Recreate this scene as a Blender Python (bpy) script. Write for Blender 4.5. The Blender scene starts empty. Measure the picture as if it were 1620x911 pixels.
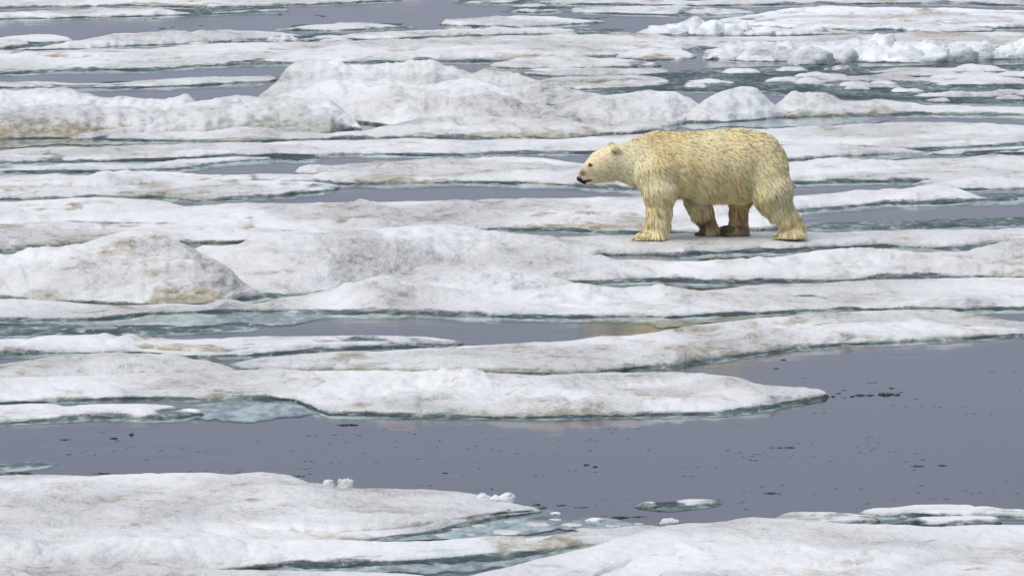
import bpy, math
import numpy as np
from mathutils import Vector

# ------------------------------------------------------------------ camera, sky, sun, exposure
SC = bpy.context.scene
COL = SC.collection
CAM_H = 6.0                       # ship's deck
PITCH = math.radians(5.5)         # looking slightly down over the ice
FPX = 10000.0                     # focal length in photograph pixels (1620 wide)
W, H = 1620.0, 911.0
cd = bpy.data.cameras.new('camera')
cd.sensor_width = 36.0
cd.lens = 36.0 * FPX / W
cd.clip_start = 1.0
cd.clip_end = 8000.0
cam = bpy.data.objects.new('camera', cd)
COL.objects.link(cam)
cam.location = (0, 0, CAM_H)
cam.rotation_euler = (math.pi / 2 - PITCH, 0, 0)
SC.camera = cam

SUN_EL, SUN_AZ = 54.0, -122.0      # veiled sun high over the ice, mostly to the left
wd = bpy.data.worlds.new('World')
SC.world = wd
wd.use_nodes = True
nt = wd.node_tree
for n in list(nt.nodes):
    nt.nodes.remove(n)
out = nt.nodes.new('ShaderNodeOutputWorld')
bg = nt.nodes.new('ShaderNodeBackground')
sky = nt.nodes.new('ShaderNodeTexSky')
sky.sky_type = 'NISHITA'
sky.sun_disc = False
sky.sun_elevation = math.radians(SUN_EL)
sky.sun_rotation = math.radians(SUN_AZ)
sky.air_density = 1.0
sky.dust_density = 3.0
sky.ozone_density = 2.0
hs = nt.nodes.new('ShaderNodeHueSaturation')
hs.inputs['Saturation'].default_value = 0.35
nt.links.new(sky.outputs[0], hs.inputs['Color'])
# even overcast cloud: close to the standard overcast law, brightening evenly towards the zenith
tc = nt.nodes.new('ShaderNodeTexCoord')
sx = nt.nodes.new('ShaderNodeSeparateXYZ')
nt.links.new(tc.outputs['Generated'], sx.inputs[0])
ma = nt.nodes.new('ShaderNodeMath'); ma.operation = 'MAXIMUM'; ma.inputs[1].default_value = 0.0
nt.links.new(sx.outputs['Z'], ma.inputs[0])
mb = nt.nodes.new('ShaderNodeMath'); mb.operation = 'MULTIPLY_ADD'
mb.inputs[1].default_value = 0.58; mb.inputs[2].default_value = 0.42
nt.links.new(ma.outputs[0], mb.inputs[0])
cv = nt.nodes.new('ShaderNodeVectorMath'); cv.operation = 'SCALE'
cv.inputs[0].default_value = (6.7, 7.2, 9.2)
nt.links.new(mb.outputs[0], cv.inputs['Scale'])
mx = nt.nodes.new('ShaderNodeMix'); mx.data_type = 'RGBA'
mx.inputs[0].default_value = 0.82
nt.links.new(hs.outputs[0], mx.inputs[6])
nt.links.new(cv.outputs[0], mx.inputs[7])
nt.links.new(mx.outputs[2], bg.inputs[0])
bg.inputs[1].default_value = 0.1
nt.links.new(bg.outputs[0], out.inputs[0])

sd = bpy.data.lights.new('sun', 'SUN')
sd.energy = 1.5
sd.angle = math.radians(30)
sd.color = (1.0, 0.97, 0.92)
sun = bpy.data.objects.new('sun', sd)
COL.objects.link(sun)
_az, _el = math.radians(SUN_AZ), math.radians(SUN_EL)
sv = Vector((math.sin(_az) * math.cos(_el), math.cos(_az) * math.cos(_el), math.sin(_el)))
sun.rotation_euler = sv.to_track_quat('Z', 'Y').to_euler()
sun.location = sv * 80

SC.view_settings.view_transform = 'Standard'
SC.view_settings.look = 'None'
SC.view_settings.exposure = 0.36
SC.view_settings.gamma = 1.0
SC.view_settings.use_curve_mapping = False

# ------------------------------------------------------------------ numpy noise
_r = np.random.RandomState(7)
PERM = np.concatenate([_r.permutation(256)] * 3).astype(np.int32)
_g = _r.normal(size=(256, 3)); GRAD = (_g / np.linalg.norm(_g, axis=1)[:, None]).astype(np.float32)


GX, GY, GZ = (np.ascontiguousarray(GRAD[:, i_]) for i_ in range(3))
ROT = np.array([[0.36, 0.48, -0.8], [-0.8, 0.6, 0.0], [0.48, 0.64, 0.6]], np.float32)


def perlin(p):
    p = np.asarray(p, dtype=np.float32) @ ROT
    i = np.floor(p)
    f = p - i
    i = i.astype(np.int32) & 255
    u = f * f * f * (f * (f * 6 - 15) + 10)
    x0, y0, z0 = i[..., 0], i[..., 1], i[..., 2]
    fx, fy, fz = f[..., 0], f[..., 1], f[..., 2]
    ux, uy, uz = u[..., 0], u[..., 1], u[..., 2]
    res = np.zeros(fx.shape, np.float32)
    for a in (0, 1):
        wx = ux if a else 1 - ux
        ha = PERM[x0 + a]
        for b in (0, 1):
            wy = wx * (uy if b else 1 - uy)
            hb = PERM[ha + y0 + b]
            for c in (0, 1):
                h = PERM[hb + z0 + c]
                res += wy * (uz if c else 1 - uz) * (GX[h] * (fx - a) + GY[h] * (fy - b) + GZ[h] * (fz - c))
    return res * 1.5


def fbm(p, octs=3, gain=0.5):
    s, a = 0, 1.0
    for k in range(octs):
        s = s + a * perlin(p * 2.0 ** k + 13.7 * k)
        a *= gain
    return s


def billow(p, octs=3, gain=0.5):        # rounded lumps with creases between them
    s, a = 0, 1.0
    for k in range(octs):
        s = s + a * (np.abs(perlin(p * 2.0 ** k + 31.3 * k)) * 2 - 0.5)
        a *= gain
    return s


def sstep(a, b, x):
    t = np.clip((x - a) / (b - a), 0, 1)
    return t * t * (3 - 2 * t)


# ------------------------------------------------------------------ photograph pixel -> point in the place
CP, SP = math.cos(PITCH), math.sin(PITCH)


def at(px, py, z=0.0):
    dx = (np.asarray(px, float) - W / 2) / FPX
    dy = (H / 2 - np.asarray(py, float)) / FPX
    vy = CP + dy * SP
    vz = -SP + dy * CP
    t = (CAM_H - z) / (-vz)
    return np.stack(np.broadcast_arrays(dx * t, vy * t, z + 0 * t), -1)


# ------------------------------------------------------------------ materials
def nodes_of(name):
    m = bpy.data.materials.new(name)
    m.use_nodes = True
    t = m.node_tree
    b = t.nodes['Principled BSDF']
    return m, t, b


def N(t, kind, **kw):
    n = t.nodes.new(kind)
    for k, v in kw.items():
        setattr(n, k, v)
    return n


def mixc(t, fac, a, b, blend='MIX'):
    n = N(t, 'ShaderNodeMix', data_type='RGBA', blend_type=blend)
    for sock, v in ((n.inputs[0], fac), (n.inputs[6], a), (n.inputs[7], b)):
        if hasattr(v, 'is_linked'):
            t.links.new(v, sock)
        elif isinstance(v, (int, float)):
            sock.default_value = v
        else:
            sock.default_value = (*v, 1)
    return n.outputs[2]


def ramp(t, fac, lo, hi):
    n = N(t, 'ShaderNodeMapRange', interpolation_type='SMOOTHSTEP')
    t.links.new(fac, n.inputs[0])
    n.inputs[1].default_value = lo
    n.inputs[2].default_value = hi
    return n.outputs[0]


def noise(t, vec, scale, detail=4, rough=0.55, dist=0.0):
    n = N(t, 'ShaderNodeTexNoise')
    t.links.new(vec, n.inputs['Vector'])
    n.inputs['Scale'].default_value = scale
    n.inputs['Detail'].default_value = detail
    n.inputs['Roughness'].default_value = rough
    n.inputs['Distortion'].default_value = dist
    return n.outputs[0]


def attr(t, name):
    n = N(t, 'ShaderNodeAttribute', attribute_name=name)
    return n.outputs['Fac']


def add(t, a, b, k=1.0):            # a + (b - 0.5) * k
    s = N(t, 'ShaderNodeMath', operation='MULTIPLY_ADD')
    t.links.new(b, s.inputs[0]); s.inputs[1].default_value = k; s.inputs[2].default_value = -0.5 * k
    r = N(t, 'ShaderNodeMath', operation='ADD')
    t.links.new(a, r.inputs[0]); t.links.new(s.outputs[0], r.inputs[1])
    return r.outputs[0]


def layered(t, sx=1.0, sy=1.0, sz=2.4):
    geo = N(t, 'ShaderNodeNewGeometry').outputs['Position']
    mp = N(t, 'ShaderNodeMapping')
    mp.inputs['Scale'].default_value = (sx, sy, sz)
    t.links.new(geo, mp.inputs['Vector'])
    return mp.outputs[0]


def make_ice(name='snow_ice', A=None, B=None, C=None, D=None):
    SNOW_A_, SNOW_B_, SNOW_C_, SNOW_D_ = A or SNOW_A, B or SNOW_B, C or SNOW_C, D or SNOW_D
    m, t, b = nodes_of(name)
    p = layered(t)
    n0 = noise(t, p, 0.45, 4, 0.55, 0.6)
    n1 = noise(t, p, 1.6, 6, 0.62, 0.5)
    n2 = noise(t, p, 6.5, 5, 0.65, 0.3)
    n3 = noise(t, p, 30.0, 3, 0.6)
    snow = mixc(t, ramp(t, n0, 0.35, 0.68), SNOW_A_, SNOW_B_)
    snow = mixc(t, ramp(t, add(t, add(t, n1, n3, 0.3), n0, 0.7), 0.48, 0.84), snow, SNOW_C_)            # wet coarse grains
    snow = mixc(t, ramp(t, add(t, add(t, n2, n1, 0.7), n0, 0.8), 0.62, 0.90), snow, SNOW_D_)            # pits holding grit
    dirt = mixc(t, ramp(t, n2, 0.38, 0.66), DIRT_A, DIRT_B)
    dn = add(t, add(t, attr(t, 'dirt'), n2, 0.9), n3, 0.6)
    col = mixc(t, ramp(t, dn, 0.22, 0.95), snow, dirt)
    blue = mixc(t, ramp(t, n2, 0.3, 0.7), (0.50, 0.56, 0.53), (0.30, 0.40, 0.37))
    col = mixc(t, attr(t, 'blue'), col, blue)
    wet = mixc(t, ramp(t, n1, 0.35, 0.65), WET_A, WET_B)
    wn = add(t, add(t, attr(t, 'wet'), n2, 0.9), n3, 0.5)
    col = mixc(t, ramp(t, wn, 0.32, 0.95), col, wet)
    t.links.new(col, b.inputs['Base Color'])
    rg = N(t, 'ShaderNodeMapRange')
    t.links.new(n1, rg.inputs[0]); rg.inputs[1].default_value = 0.35; rg.inputs[2].default_value = 0.65
    rg.inputs[3].default_value = 0.38; rg.inputs[4].default_value = 0.8
    t.links.new(rg.outputs[0], b.inputs['Roughness'])
    b.inputs['Specular IOR Level'].default_value = 0.22
    bp = N(t, 'ShaderNodeBump')
    bs = N(t, 'ShaderNodeMapRange')
    t.links.new(n0, bs.inputs[0]); bs.inputs[1].default_value = 0.35; bs.inputs[2].default_value = 0.62
    bs.inputs[3].default_value = 0.35; bs.inputs[4].default_value = 1.0
    t.links.new(bs.outputs[0], bp.inputs['Strength'])
    bp.inputs['Distance'].default_value = 0.065
    h1 = N(t, 'ShaderNodeMath', operation='MULTIPLY_ADD')
    t.links.new(n3, h1.inputs[0]); h1.inputs[1].default_value = 0.22
    t.links.new(n2, h1.inputs[2])
    t.links.new(h1.outputs[0], bp.inputs['Height'])
    t.links.new(bp.outputs[0], b.inputs['Normal'])
    return m


SNOW_A, SNOW_B = (0.735, 0.73, 0.70), (0.575, 0.565, 0.525)
SNOW_C, SNOW_D = (0.45, 0.44, 0.40), (0.27, 0.26, 0.22)
DIRT_A, DIRT_B = (0.47, 0.41, 0.30), (0.27, 0.225, 0.135)
WET_A, WET_B = (0.026, 0.036, 0.040), (0.11, 0.14, 0.135)


def make_foot():
    m, t, b = nodes_of('teal_ice_and_shade')
    p = layered(t, 1, 0.5, 1)
    n1 = noise(t, p, 1.2, 6, 0.65, 0.5)
    n2 = noise(t, p, 8.0, 5, 0.65, 0.3)
    c = mixc(t, ramp(t, add(t, n1, n2, 0.5), 0.38, 0.68), (0.028, 0.046, 0.048), (0.150, 0.205, 0.190))  # wet ice tone; its darkness also paints in undercut shade and reflected ice faces
    c = mixc(t, ramp(t, add(t, n2, n1, 0.5), 0.54, 0.76), c, (0.46, 0.48, 0.46))
    t.links.new(c, b.inputs['Base Color'])
    b.inputs['Roughness'].default_value = 0.55
    b.inputs['Specular IOR Level'].default_value = 0.12
    bp = N(t, 'ShaderNodeBump')
    bp.inputs['Strength'].default_value = 0.5
    bp.inputs['Distance'].default_value = 0.02
    t.links.new(n2, bp.inputs['Height'])
    t.links.new(bp.outputs[0], b.inputs['Normal'])
    return m


def make_water():
    m, t, b = nodes_of('sea_water')
    geo = N(t, 'ShaderNodeNewGeometry').outputs['Position']
    b.inputs['Base Color'].default_value = (0.016, 0.022, 0.036, 1)
    rw = N(t, 'ShaderNodeMapRange')
    t.links.new(noise(t, layered(t, 0.5, 0.12, 1), 0.6, 4, 0.6, 0.6), rw.inputs[0]); rw.inputs[1].default_value = 0.35; rw.inputs[2].default_value = 0.68
    rw.inputs[3].default_value = 0.02; rw.inputs[4].default_value = 0.16
    t.links.new(rw.outputs[0], b.inputs['Roughness'])      # patches of faint ripples
    b.inputs['IOR'].default_value = 1.333
    n1 = noise(t, geo, 2.2, 3, 0.5)
    n2 = noise(t, geo, 14.0, 2, 0.5)
    a = N(t, 'ShaderNodeMath', operation='MULTIPLY_ADD')
    t.links.new(n2, a.inputs[0]); a.inputs[1].default_value = 0.12
    t.links.new(n1, a.inputs[2])
    bp = N(t, 'ShaderNodeBump')
    rs_ = N(t, 'ShaderNodeMapRange')
    t.links.new(noise(t, layered(t, 0.35, 0.10, 1), 0.8, 5, 0.6, 0.8), rs_.inputs[0]); rs_.inputs[1].default_value = 0.38; rs_.inputs[2].default_value = 0.66
    rs_.inputs[3].default_value = 0.06; rs_.inputs[4].default_value = 0.6
    t.links.new(rs_.outputs[0], bp.inputs['Strength'])
    bp.inputs['Distance'].default_value = 0.016
    t.links.new(a.outputs[0], bp.inputs['Height'])
    t.links.new(bp.outputs[0], b.inputs['Normal'])
    return m


def make_pool():
    m, t, b = nodes_of('shallow_water_over_ice')
    p = layered(t, 1, 0.35, 1)
    n1 = noise(t, p, 1.7, 6, 0.66, 0.5)
    n2 = noise(t, p, 10.0, 4, 0.62)
    c = mixc(t, ramp(t, add(t, n1, n2, 0.7), 0.34, 0.68), (0.035, 0.070, 0.066), (0.36, 0.49, 0.45))     # ice showing through shallow water
    t.links.new(c, b.inputs['Base Color'])
    b.inputs['Roughness'].default_value = 0.10
    b.inputs['IOR'].default_value = 1.333
    bp = N(t, 'ShaderNodeBump')
    bp.inputs['Strength'].default_value = 0.3
    bp.inputs['Distance'].default_value = 0.008
    t.links.new(n2, bp.inputs['Height'])
    t.links.new(bp.outputs[0], b.inputs['Normal'])
    tr = N(t, 'ShaderNodeBsdfTransparent')
    ms = N(t, 'ShaderNodeMixShader')
    t.links.new(ramp(t, add(t, add(t, attr(t, 'fade'), n1, 0.9), n2, 0.4), 0.12, 0.75), ms.inputs[0])
    t.links.new(tr.outputs[0], ms.inputs[1])
    t.links.new(b.outputs[0], ms.inputs[2])
    t.links.new(ms.outputs[0], t.nodes['Material Output'].inputs['Surface'])
    return m


def make_dark():
    m, t, b = nodes_of('dark_wet_ice')
    geo = N(t, 'ShaderNodeNewGeometry').outputs['Position']
    n1 = noise(t, geo, 18.0, 3, 0.6)
    c = mixc(t, ramp(t, n1, 0.45, 0.7), (0.018, 0.022, 0.026), (0.16, 0.18, 0.18))
    t.links.new(c, b.inputs['Base Color'])
    b.inputs['Roughness'].default_value = 0.5
    b.inputs['Specular IOR Level'].default_value = 0.15
    return m


ICE, FOOT, WATER, DARK, POOL = make_ice(), make_foot(), make_water(), make_dark(), make_pool()
FRESH = make_ice('fresh_snow', (0.82, 0.83, 0.815), (0.76, 0.77, 0.755), (0.64, 0.66, 0.65), (0.52, 0.55, 0.54))


# ------------------------------------------------------------------ mesh helpers
def mesh_obj(name, verts, faces, mat, parent=None, attrs=None, smooth=True):
    me = bpy.data.meshes.new(name)
    verts = np.asarray(verts, np.float32)
    faces = np.asarray(faces, np.int32)
    me.vertices.add(len(verts))
    me.vertices.foreach_set('co', verts.ravel())
    k = faces.shape[1]
    me.loops.add(faces.size)
    me.loops.foreach_set('vertex_index', faces.ravel())
    me.polygons.add(len(faces))
    me.polygons.foreach_set('loop_start', np.arange(len(faces), dtype=np.int32) * k)
    me.polygons.foreach_set('use_smooth', np.full(len(faces), smooth))
    me.update(calc_edges=True)
    for an, av in (attrs or {}).items():
        if av.ndim == 1:
            a = me.attributes.new(an, 'FLOAT', 'POINT')
            a.data.foreach_set('value', av.astype(np.float32))
        else:
            a = me.attributes.new(an, 'FLOAT_COLOR', 'POINT')
            a.data.foreach_set('color', np.concatenate([av, np.ones((len(av), 1))], 1).astype(np.float32).ravel())
    me.materials.append(mat)
    o = bpy.data.objects.new(name, me)
    COL.objects.link(o)
    if parent is not None:
        o.parent = parent
    return o


def empty(name, loc=(0, 0, 0)):
    o = bpy.data.objects.new(name, None)
    COL.objects.link(o)
    o.location = loc
    o.empty_display_size = 0.3
    return o


def tag(o, label, cat, group=None):
    o['label'] = label
    o['category'] = cat
    if group:
        o['group'] = group
    return o


def grid_faces(nr, nc):
    i = np.arange(nr * nc).reshape(nr, nc)
    return np.stack([i[:-1, :-1], i[:-1, 1:], i[1:, 1:], i[1:, :-1]], -1).reshape(-1, 4)


def pts(s):
    return np.array([[float(v) for v in q.split(',')] for q in s.split()])


# ------------------------------------------------------------------ one sheet of sea to the horizon
water = mesh_obj('water', [(-4000, -300, 0), (4000, -300, 0), (4000, 7000, 0), (-4000, 7000, 0)], [(0, 1, 2, 3)], WATER)
water['kind'] = 'structure'
FLOE_SEED = [0]


def ice_surface(top, bot, k=0.45, lump=0.13, dirt=0.15, blue=0.0, lip=0.03, flat=0.4, DX=3.2, DY=1.2, rough=1.0, wet=0.0, stain=0.0, swell=0.10, zs=1.0, hmax=9, plateau=None, base=0.0):
    """Grid mesh of a floe: front edge on the water along `bot`, crest along `top`, then down to the water behind.
    k = share of the seen extent that is height (the rest is depth)."""
    FLOE_SEED[0] += 1
    sd_ = FLOE_SEED[0] * 17.31
    T, B = pts(top), pts(bot)
    re_ = np.random.RandomState(FLOE_SEED[0])
    if T[-1, 0] > 1730:                                # floes go on beyond the picture, each as far as it likes
        e = 120 + 900 * re_.rand() ** 1.3; dy_ = 8 * re_.randn()
        T = np.vstack([T, T[-1] + (e, dy_)]); B = np.vstack([B, B[-1] + (e, dy_)])
    if T[0, 0] < -130:
        e = 120 + 900 * re_.rand() ** 1.3; dy_ = 8 * re_.randn()
        T = np.vstack([T[0] + (-e, dy_), T]); B = np.vstack([B[0] + (-e, dy_), B])
    x0, x1 = max(T[0, 0], B[0, 0]), min(T[-1, 0], B[-1, 0])
    ia, ib = max(x0, -60), min(x1, 1680)
    xs = np.linspace(ia, ib, max(8, int((ib - ia) / DX)))
    if x0 < ia:
        xs = np.concatenate([np.linspace(x0, ia, int((ia - x0) / 18) + 3)[:-1], xs])
    if x1 > ib:
        xs = np.concatenate([xs, np.linspace(ib, x1, int((x1 - ib) / 18) + 3)[1:]])
    nc = len(xs)
    ty, by = np.interp(xs, T[:, 0], T[:, 1]), np.interp(xs, B[:, 0], B[:, 1])
    ker = np.hanning(9); ker /= ker.sum()
    if nc > 30:
        ty = np.convolve(np.pad(ty, 4, 'edge'), ker, 'valid')
    far = at(xs, by)                                   # front edge
    mpp = far[:, 1] / FPX                              # metres per pixel there
    q = np.stack([far[:, 0], far[:, 1] * 0.3, np.full(nc, sd_)], -1)
    ty = ty + 1.6 * fbm(q * 2.2, 4, 0.55) * np.clip((by - ty) / 12, 0.15, 1)
    by = by + 1.8 * fbm(q * 1.7 + 50, 4, 0.6) * np.clip((by - ty) / 16, 0.1, 1)
    ed = np.minimum(xs - x0, x1 - xs)
    tp = np.sqrt(np.clip(ed / np.clip((by - ty) * 1.6, 6, np.where((xs < -60) | (xs > 1680), 140, 50)), 0, 1))
    mid = by - 0.3 * (by - ty)
    ty, by = mid + (ty - mid) * tp, mid + (by - mid) * tp
    span = np.maximum(by - ty, 0.4)
    hgt = np.minimum(k * span * mpp, hmax)
    if plateau is not None:
        hgt = np.full(nc, plateau) * np.clip(span / 6, 0.1, 1)
    front = at(xs, by)
    # crest point: on the ray of the silhouette, at height hgt
    crest = np.zeros((nc, 3))
    dx = (xs - W / 2) / FPX
    dy = (H / 2 - ty) / FPX
    tt = (CAM_H - hgt) / (SP - dy * CP)
    crest[:, 0], crest[:, 1], crest[:, 2] = dx * tt, (CP + dy * SP) * tt, hgt
    nv = int(np.clip(span.max() / DY, 7, 190))
    v = np.linspace(0, 1, nv) ** 1.15
    P = front[None] + (crest - front)[None] * v[:, None, None]
    vv = v[:, None]
    edge = 1 - np.exp(-vv / 0.035)
    prof = (1 - flat) * (vv ** 0.8) + flat * (1 - (1 - vv) ** 2.6)
    lp = np.minimum(lip / np.maximum(hgt, 1e-3), 0.6)[None]
    hz = hgt[None] * (lp * edge + (1 - lp) * prof)
    wx = P[..., 0]; wy = P[..., 1]
    Q = np.stack([wx, wy * 0.55, sd_ + 2.6 * hz], -1)
    warp = fbm(Q * 0.8 + 9, 2)[..., None] * np.array([0.5, 0.35, 0])
    Qw = Q + warp
    room = np.minimum(edge, 1) * np.clip(vv / 0.12, 0.25, 1) * np.where(vv > 0.8, np.clip((1 - vv) / 0.2, 0.0, 1), 1)
    szf = np.clip(hgt[None] / 0.22, 0.4, 1.5)
    d = lump * szf * (billow(Qw * np.array([0.75, 0.9, 1]), 3, 0.5) + 0.5 * fbm(Qw * 0.35 + 5, 2))
    # long low swells with creases between them, where melt water and grit gather
    QS = np.stack([wx * 0.30, wy * 0.42, sd_ * 1.7 + 1.2 * hz], -1) + warp * 0.9
    b1 = np.abs(perlin(QS)); b2 = np.abs(perlin(QS * np.array([2.1, 2.3, 2]) + 17))
    d = d + swell * (0.3 if k > 0.5 else 1.0) * szf * ((b1 * 2.2 - 0.45) + 0.5 * (b2 * 2.2 - 0.45))
    crease = np.maximum(sstep(0.16, 0.0, b1), 0.75 * sstep(0.13, 0.0, b2)) * np.clip(vv / 0.1, 0, 1)
    Qd = np.stack([wx, wy * 0.55, sd_ + 6.0 * hz], -1)
    d2 = rough * (0.031 * billow(Qd * np.array([3.0, 2.6, 1]) + 3, 3, 0.6) + 0.007 * fbm(Qd * np.array([11.0, 11.0, 3.0]), 2, 0.6))
    hz = hz + room * d + np.clip(edge * szf, 0.3, 1) * np.clip((1.02 - vv) / 0.1, 0.35, 1) * d2
    fl_ = np.minimum(0.035, 0.5 * hgt)[None] * sstep(0.0, 0.15, vv) * (1.0 if wet == 0 else 0.2)   # melt hollows rarely reach the sea
    q_ = (hz - fl_) / 0.03
    hz = fl_ + 0.03 * np.where(q_ > 6, q_, np.log1p(np.exp(np.clip(q_, -12, 6)))) - 0.004
    hz = np.maximum(hz, 0.006 * edge)
    hz = hz * zs * np.clip(span / 6, 0.08, 1)[None] + base
    P[..., 2] = hz
    P[0, :, 2] = -0.004
    skirt = P[0].copy(); skirt[:, 2] = -0.2; skirt[:, 1] += 0.01
    nb = 7
    s = np.linspace(0, 1, nb + 1)[1:, None]
    back = np.repeat(P[-1][None], nb, 0)
    blen = np.clip(hgt * 1.3, 0.25, 2.0)[None]
    back[..., 1] += s * blen
    back[..., 0] += s * blen * (back[..., 0] / back[..., 1])
    zc = P[-1, :, 2][None]
    back[..., 2] = zc - (zc + 0.12) * (0.35 * s + 0.65 * s * s)
    V = np.concatenate([skirt[None], P, back], 0)
    nr = V.shape[0]
    X, Y, Z = V[..., 0], V[..., 1], V[..., 2]
    NQ = np.stack([X * 1.0, Y * 0.35, Z * 1.6 + sd_], -1)
    na = fbm(NQ * 0.9, 4, 0.6)
    nb_ = fbm(NQ * 2.6 + 21, 3, 0.6)
    hn = Z / np.maximum(hgt[None], 0.03)
    low = 1 - sstep(0.05, 0.75, hn)
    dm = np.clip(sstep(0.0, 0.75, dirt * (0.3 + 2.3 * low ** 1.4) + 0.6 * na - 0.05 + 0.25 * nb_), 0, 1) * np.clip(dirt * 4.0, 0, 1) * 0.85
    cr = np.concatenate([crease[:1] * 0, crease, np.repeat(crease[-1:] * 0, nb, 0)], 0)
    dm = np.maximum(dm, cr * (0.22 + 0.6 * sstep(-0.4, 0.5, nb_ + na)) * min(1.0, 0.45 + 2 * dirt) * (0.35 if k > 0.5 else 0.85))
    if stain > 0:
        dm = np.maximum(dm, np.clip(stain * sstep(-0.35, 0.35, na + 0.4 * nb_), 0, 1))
    bm = np.clip(blue * (0.5 + low) * sstep(-0.35, 0.45, na + 0.3 * nb_), 0, 1)
    wm = np.clip(sstep(0.042, 0.004, Z + 0.03 * na + 0.012 * nb_), 0, 1) * 0.8
    bm = np.maximum(bm, 0.6 * sstep(0.055, 0.02, Z + 0.03 * na) * sstep(-0.3, 0.3, nb_ + na))
    if wet > 0:
        wm = np.maximum(wm, sstep(0.55 - wet, 0.95 - wet, 0.5 + 0.7 * nb_ + 0.5 * na))
    return V.reshape(-1, 3), grid_faces(nr, X.shape[1]), {'dirt': dm.ravel(), 'blue': bm.ravel(), 'wet': wm.ravel()}, (T, B)


def foot_surface(B, px, seed, x0=None, x1=None, solid=0.4, up=8.0):
    """Low wet ice foot awash in front of a floe's edge: rises and dips through the water line."""
    a, b = B[0, 0] if x0 is None else x0, B[-1, 0] if x1 is None else x1
    nc = max(8, int((b - a) / 4.0))
    xs = np.linspace(a, b, nc)
    by = np.interp(xs, B[:, 0], B[:, 1])
    nr = max(6, int((px + up) / 1.1))
    v = np.linspace(0, 1, nr)
    yy = by[None] + px * (1 - v[:, None]) - up * v[:, None]
    P = at(np.repeat(xs[None], nr, 0), yy)
    Q = np.stack([P[..., 0] * 0.9, P[..., 1] * 0.22, np.full_like(P[..., 0], seed)], -1)
    n = fbm(Q * 1.3, 5, 0.62) + 0.35 * fbm(Q * 7, 3, 0.6)
    frac = np.clip((by[None] + px - yy) / px, 0, 1)            # 0 at the outer rim, 1 at the floe
    taper = np.minimum(1, np.minimum(xs - a, b - xs) / 40.0)[None]
    z = 0.022 * (n * 0.9 + frac * 1.1 - 0.75 + solid * 0.7) * 1.0 - 0.03 * (1 - np.clip(taper, 0, 1))
    z = np.where(frac < 0.08, np.minimum(z, -0.01), z)
    P[..., 2] = np.clip(z, -0.03, 0.018)
    return P.reshape(-1, 3), grid_faces(nr, nc)


def shelf_surface(B, px, x0=None, x1=None):
    """Ice under shallow water in front of a floe's edge, fading out into the deep water."""
    a, b = B[0, 0] if x0 is None else x0, B[-1, 0] if x1 is None else x1
    nc = max(8, int((b - a) / 6.0))
    xs = np.linspace(a, b, nc)
    by = np.interp(xs, B[:, 0], B[:, 1])
    v = np.linspace(0, 1, 9)[:, None]
    P = at(np.repeat(xs[None], 9, 0), by[None] + px * (1 - v) - 3 * v, 0.0)
    P[..., 2] = 0.0022
    fade = sstep(0.0, 0.75, v) * 0.95 * np.clip(np.minimum(xs - a, b - xs) / 30, 0, 1)[None]
    return P.reshape(-1, 3), grid_faces(9, nc), fade.ravel()


def floe(name, label, cat, top, bot, foot=6, solid=0.4, ridges=(), footx=None, group=None, shelf=2.2, mat=None, layers=True, **kw):
    foot = foot * 0.45 if foot >= 4 else foot * 0.7
    if name == 'slush_sheet':
        kw.setdefault('zs', 0.22)
    if name == 'ice_hummock':
        kw.setdefault('flat', 0.75)
    V, F, A, (T, B) = ice_surface(top, bot, **kw)
    bx = at((B[0, 0] + B[-1, 0]) / 2, B[:, 1].mean())
    root = empty(name, tuple(bx))
    tag(root, label, cat, group)
    mesh_obj('snow_cover', V - bx, F, FOOT if name == 'slush_sheet' else mat or ICE, root, A)
    if foot > 0:
        fv, ff = foot_surface(B, foot, FLOE_SEED[0] * 3.7, *(footx or (None, None)), solid=solid)
        mesh_obj('wet_foot_and_shade', fv - bx, ff, FOOT, root)
        if shelf > 0:
            sv_, sf_, fd_ = shelf_surface(B, shelf * foot + 3, *(footx or (None, None)))
            mesh_obj('submerged_shelf', sv_ - bx, sf_, POOL, root, {'fade': fd_})
    ridges = list(ridges)
    Tx = np.linspace(max(T[0, 0], -140), min(T[-1, 0], 1760), 60)
    yt, yb = np.interp(Tx, T[:, 0], T[:, 1]), np.interp(Tx, B[:, 0], B[:, 1])
    if name == 'ice_floe' and 'plateau' not in kw and (yb - yt).max() > 17 and layers:
        # thin overlapping layers stacked on the floe
        rl = np.random.RandomState(FLOE_SEED[0] * 7 + 1)
        for _ in range(int(np.clip((yb - yt).max() / 12 * (Tx[-1] - Tx[0]) / 900, 1, 5))):
            L = 220 + 520 * rl.rand()
            s0 = Tx[0] + (Tx[-1] - Tx[0] - L) * rl.rand() if Tx[-1] - Tx[0] > L else Tx[0] + 20
            s1 = min(s0 + L, Tx[-1] - 15)
            fr = 0.22 + 0.42 * rl.rand()
            gx = np.linspace(s0, s1, 12)
            a_, b_ = np.interp(gx, Tx, yt), np.interp(gx, Tx, yb)
            w_ = np.sin(np.linspace(0, np.pi, 12)) ** 0.6
            th = (0.26 + 0.16 * rl.rand()) * (b_ - a_)
            lo_ = a_ + (b_ - a_) * np.minimum(fr + 0.3 + 0.06 * np.cumsum(rl.randn(12)), 0.93)
            hi_ = lo_ - th * w_ * (0.75 + 0.5 * rl.rand(12)) - 0.5
            ridges.append((' '.join('%.1f,%.1f' % q for q in zip(gx, hi_)), ' '.join('%.1f,%.1f' % q for q in zip(gx, lo_)),
                           dict(k=0.5, base=0.02, lump=0.05, swell=0.03, flat=0.5)))
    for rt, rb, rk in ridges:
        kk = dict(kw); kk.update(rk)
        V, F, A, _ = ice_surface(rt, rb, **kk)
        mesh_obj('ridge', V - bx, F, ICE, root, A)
    return root




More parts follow.
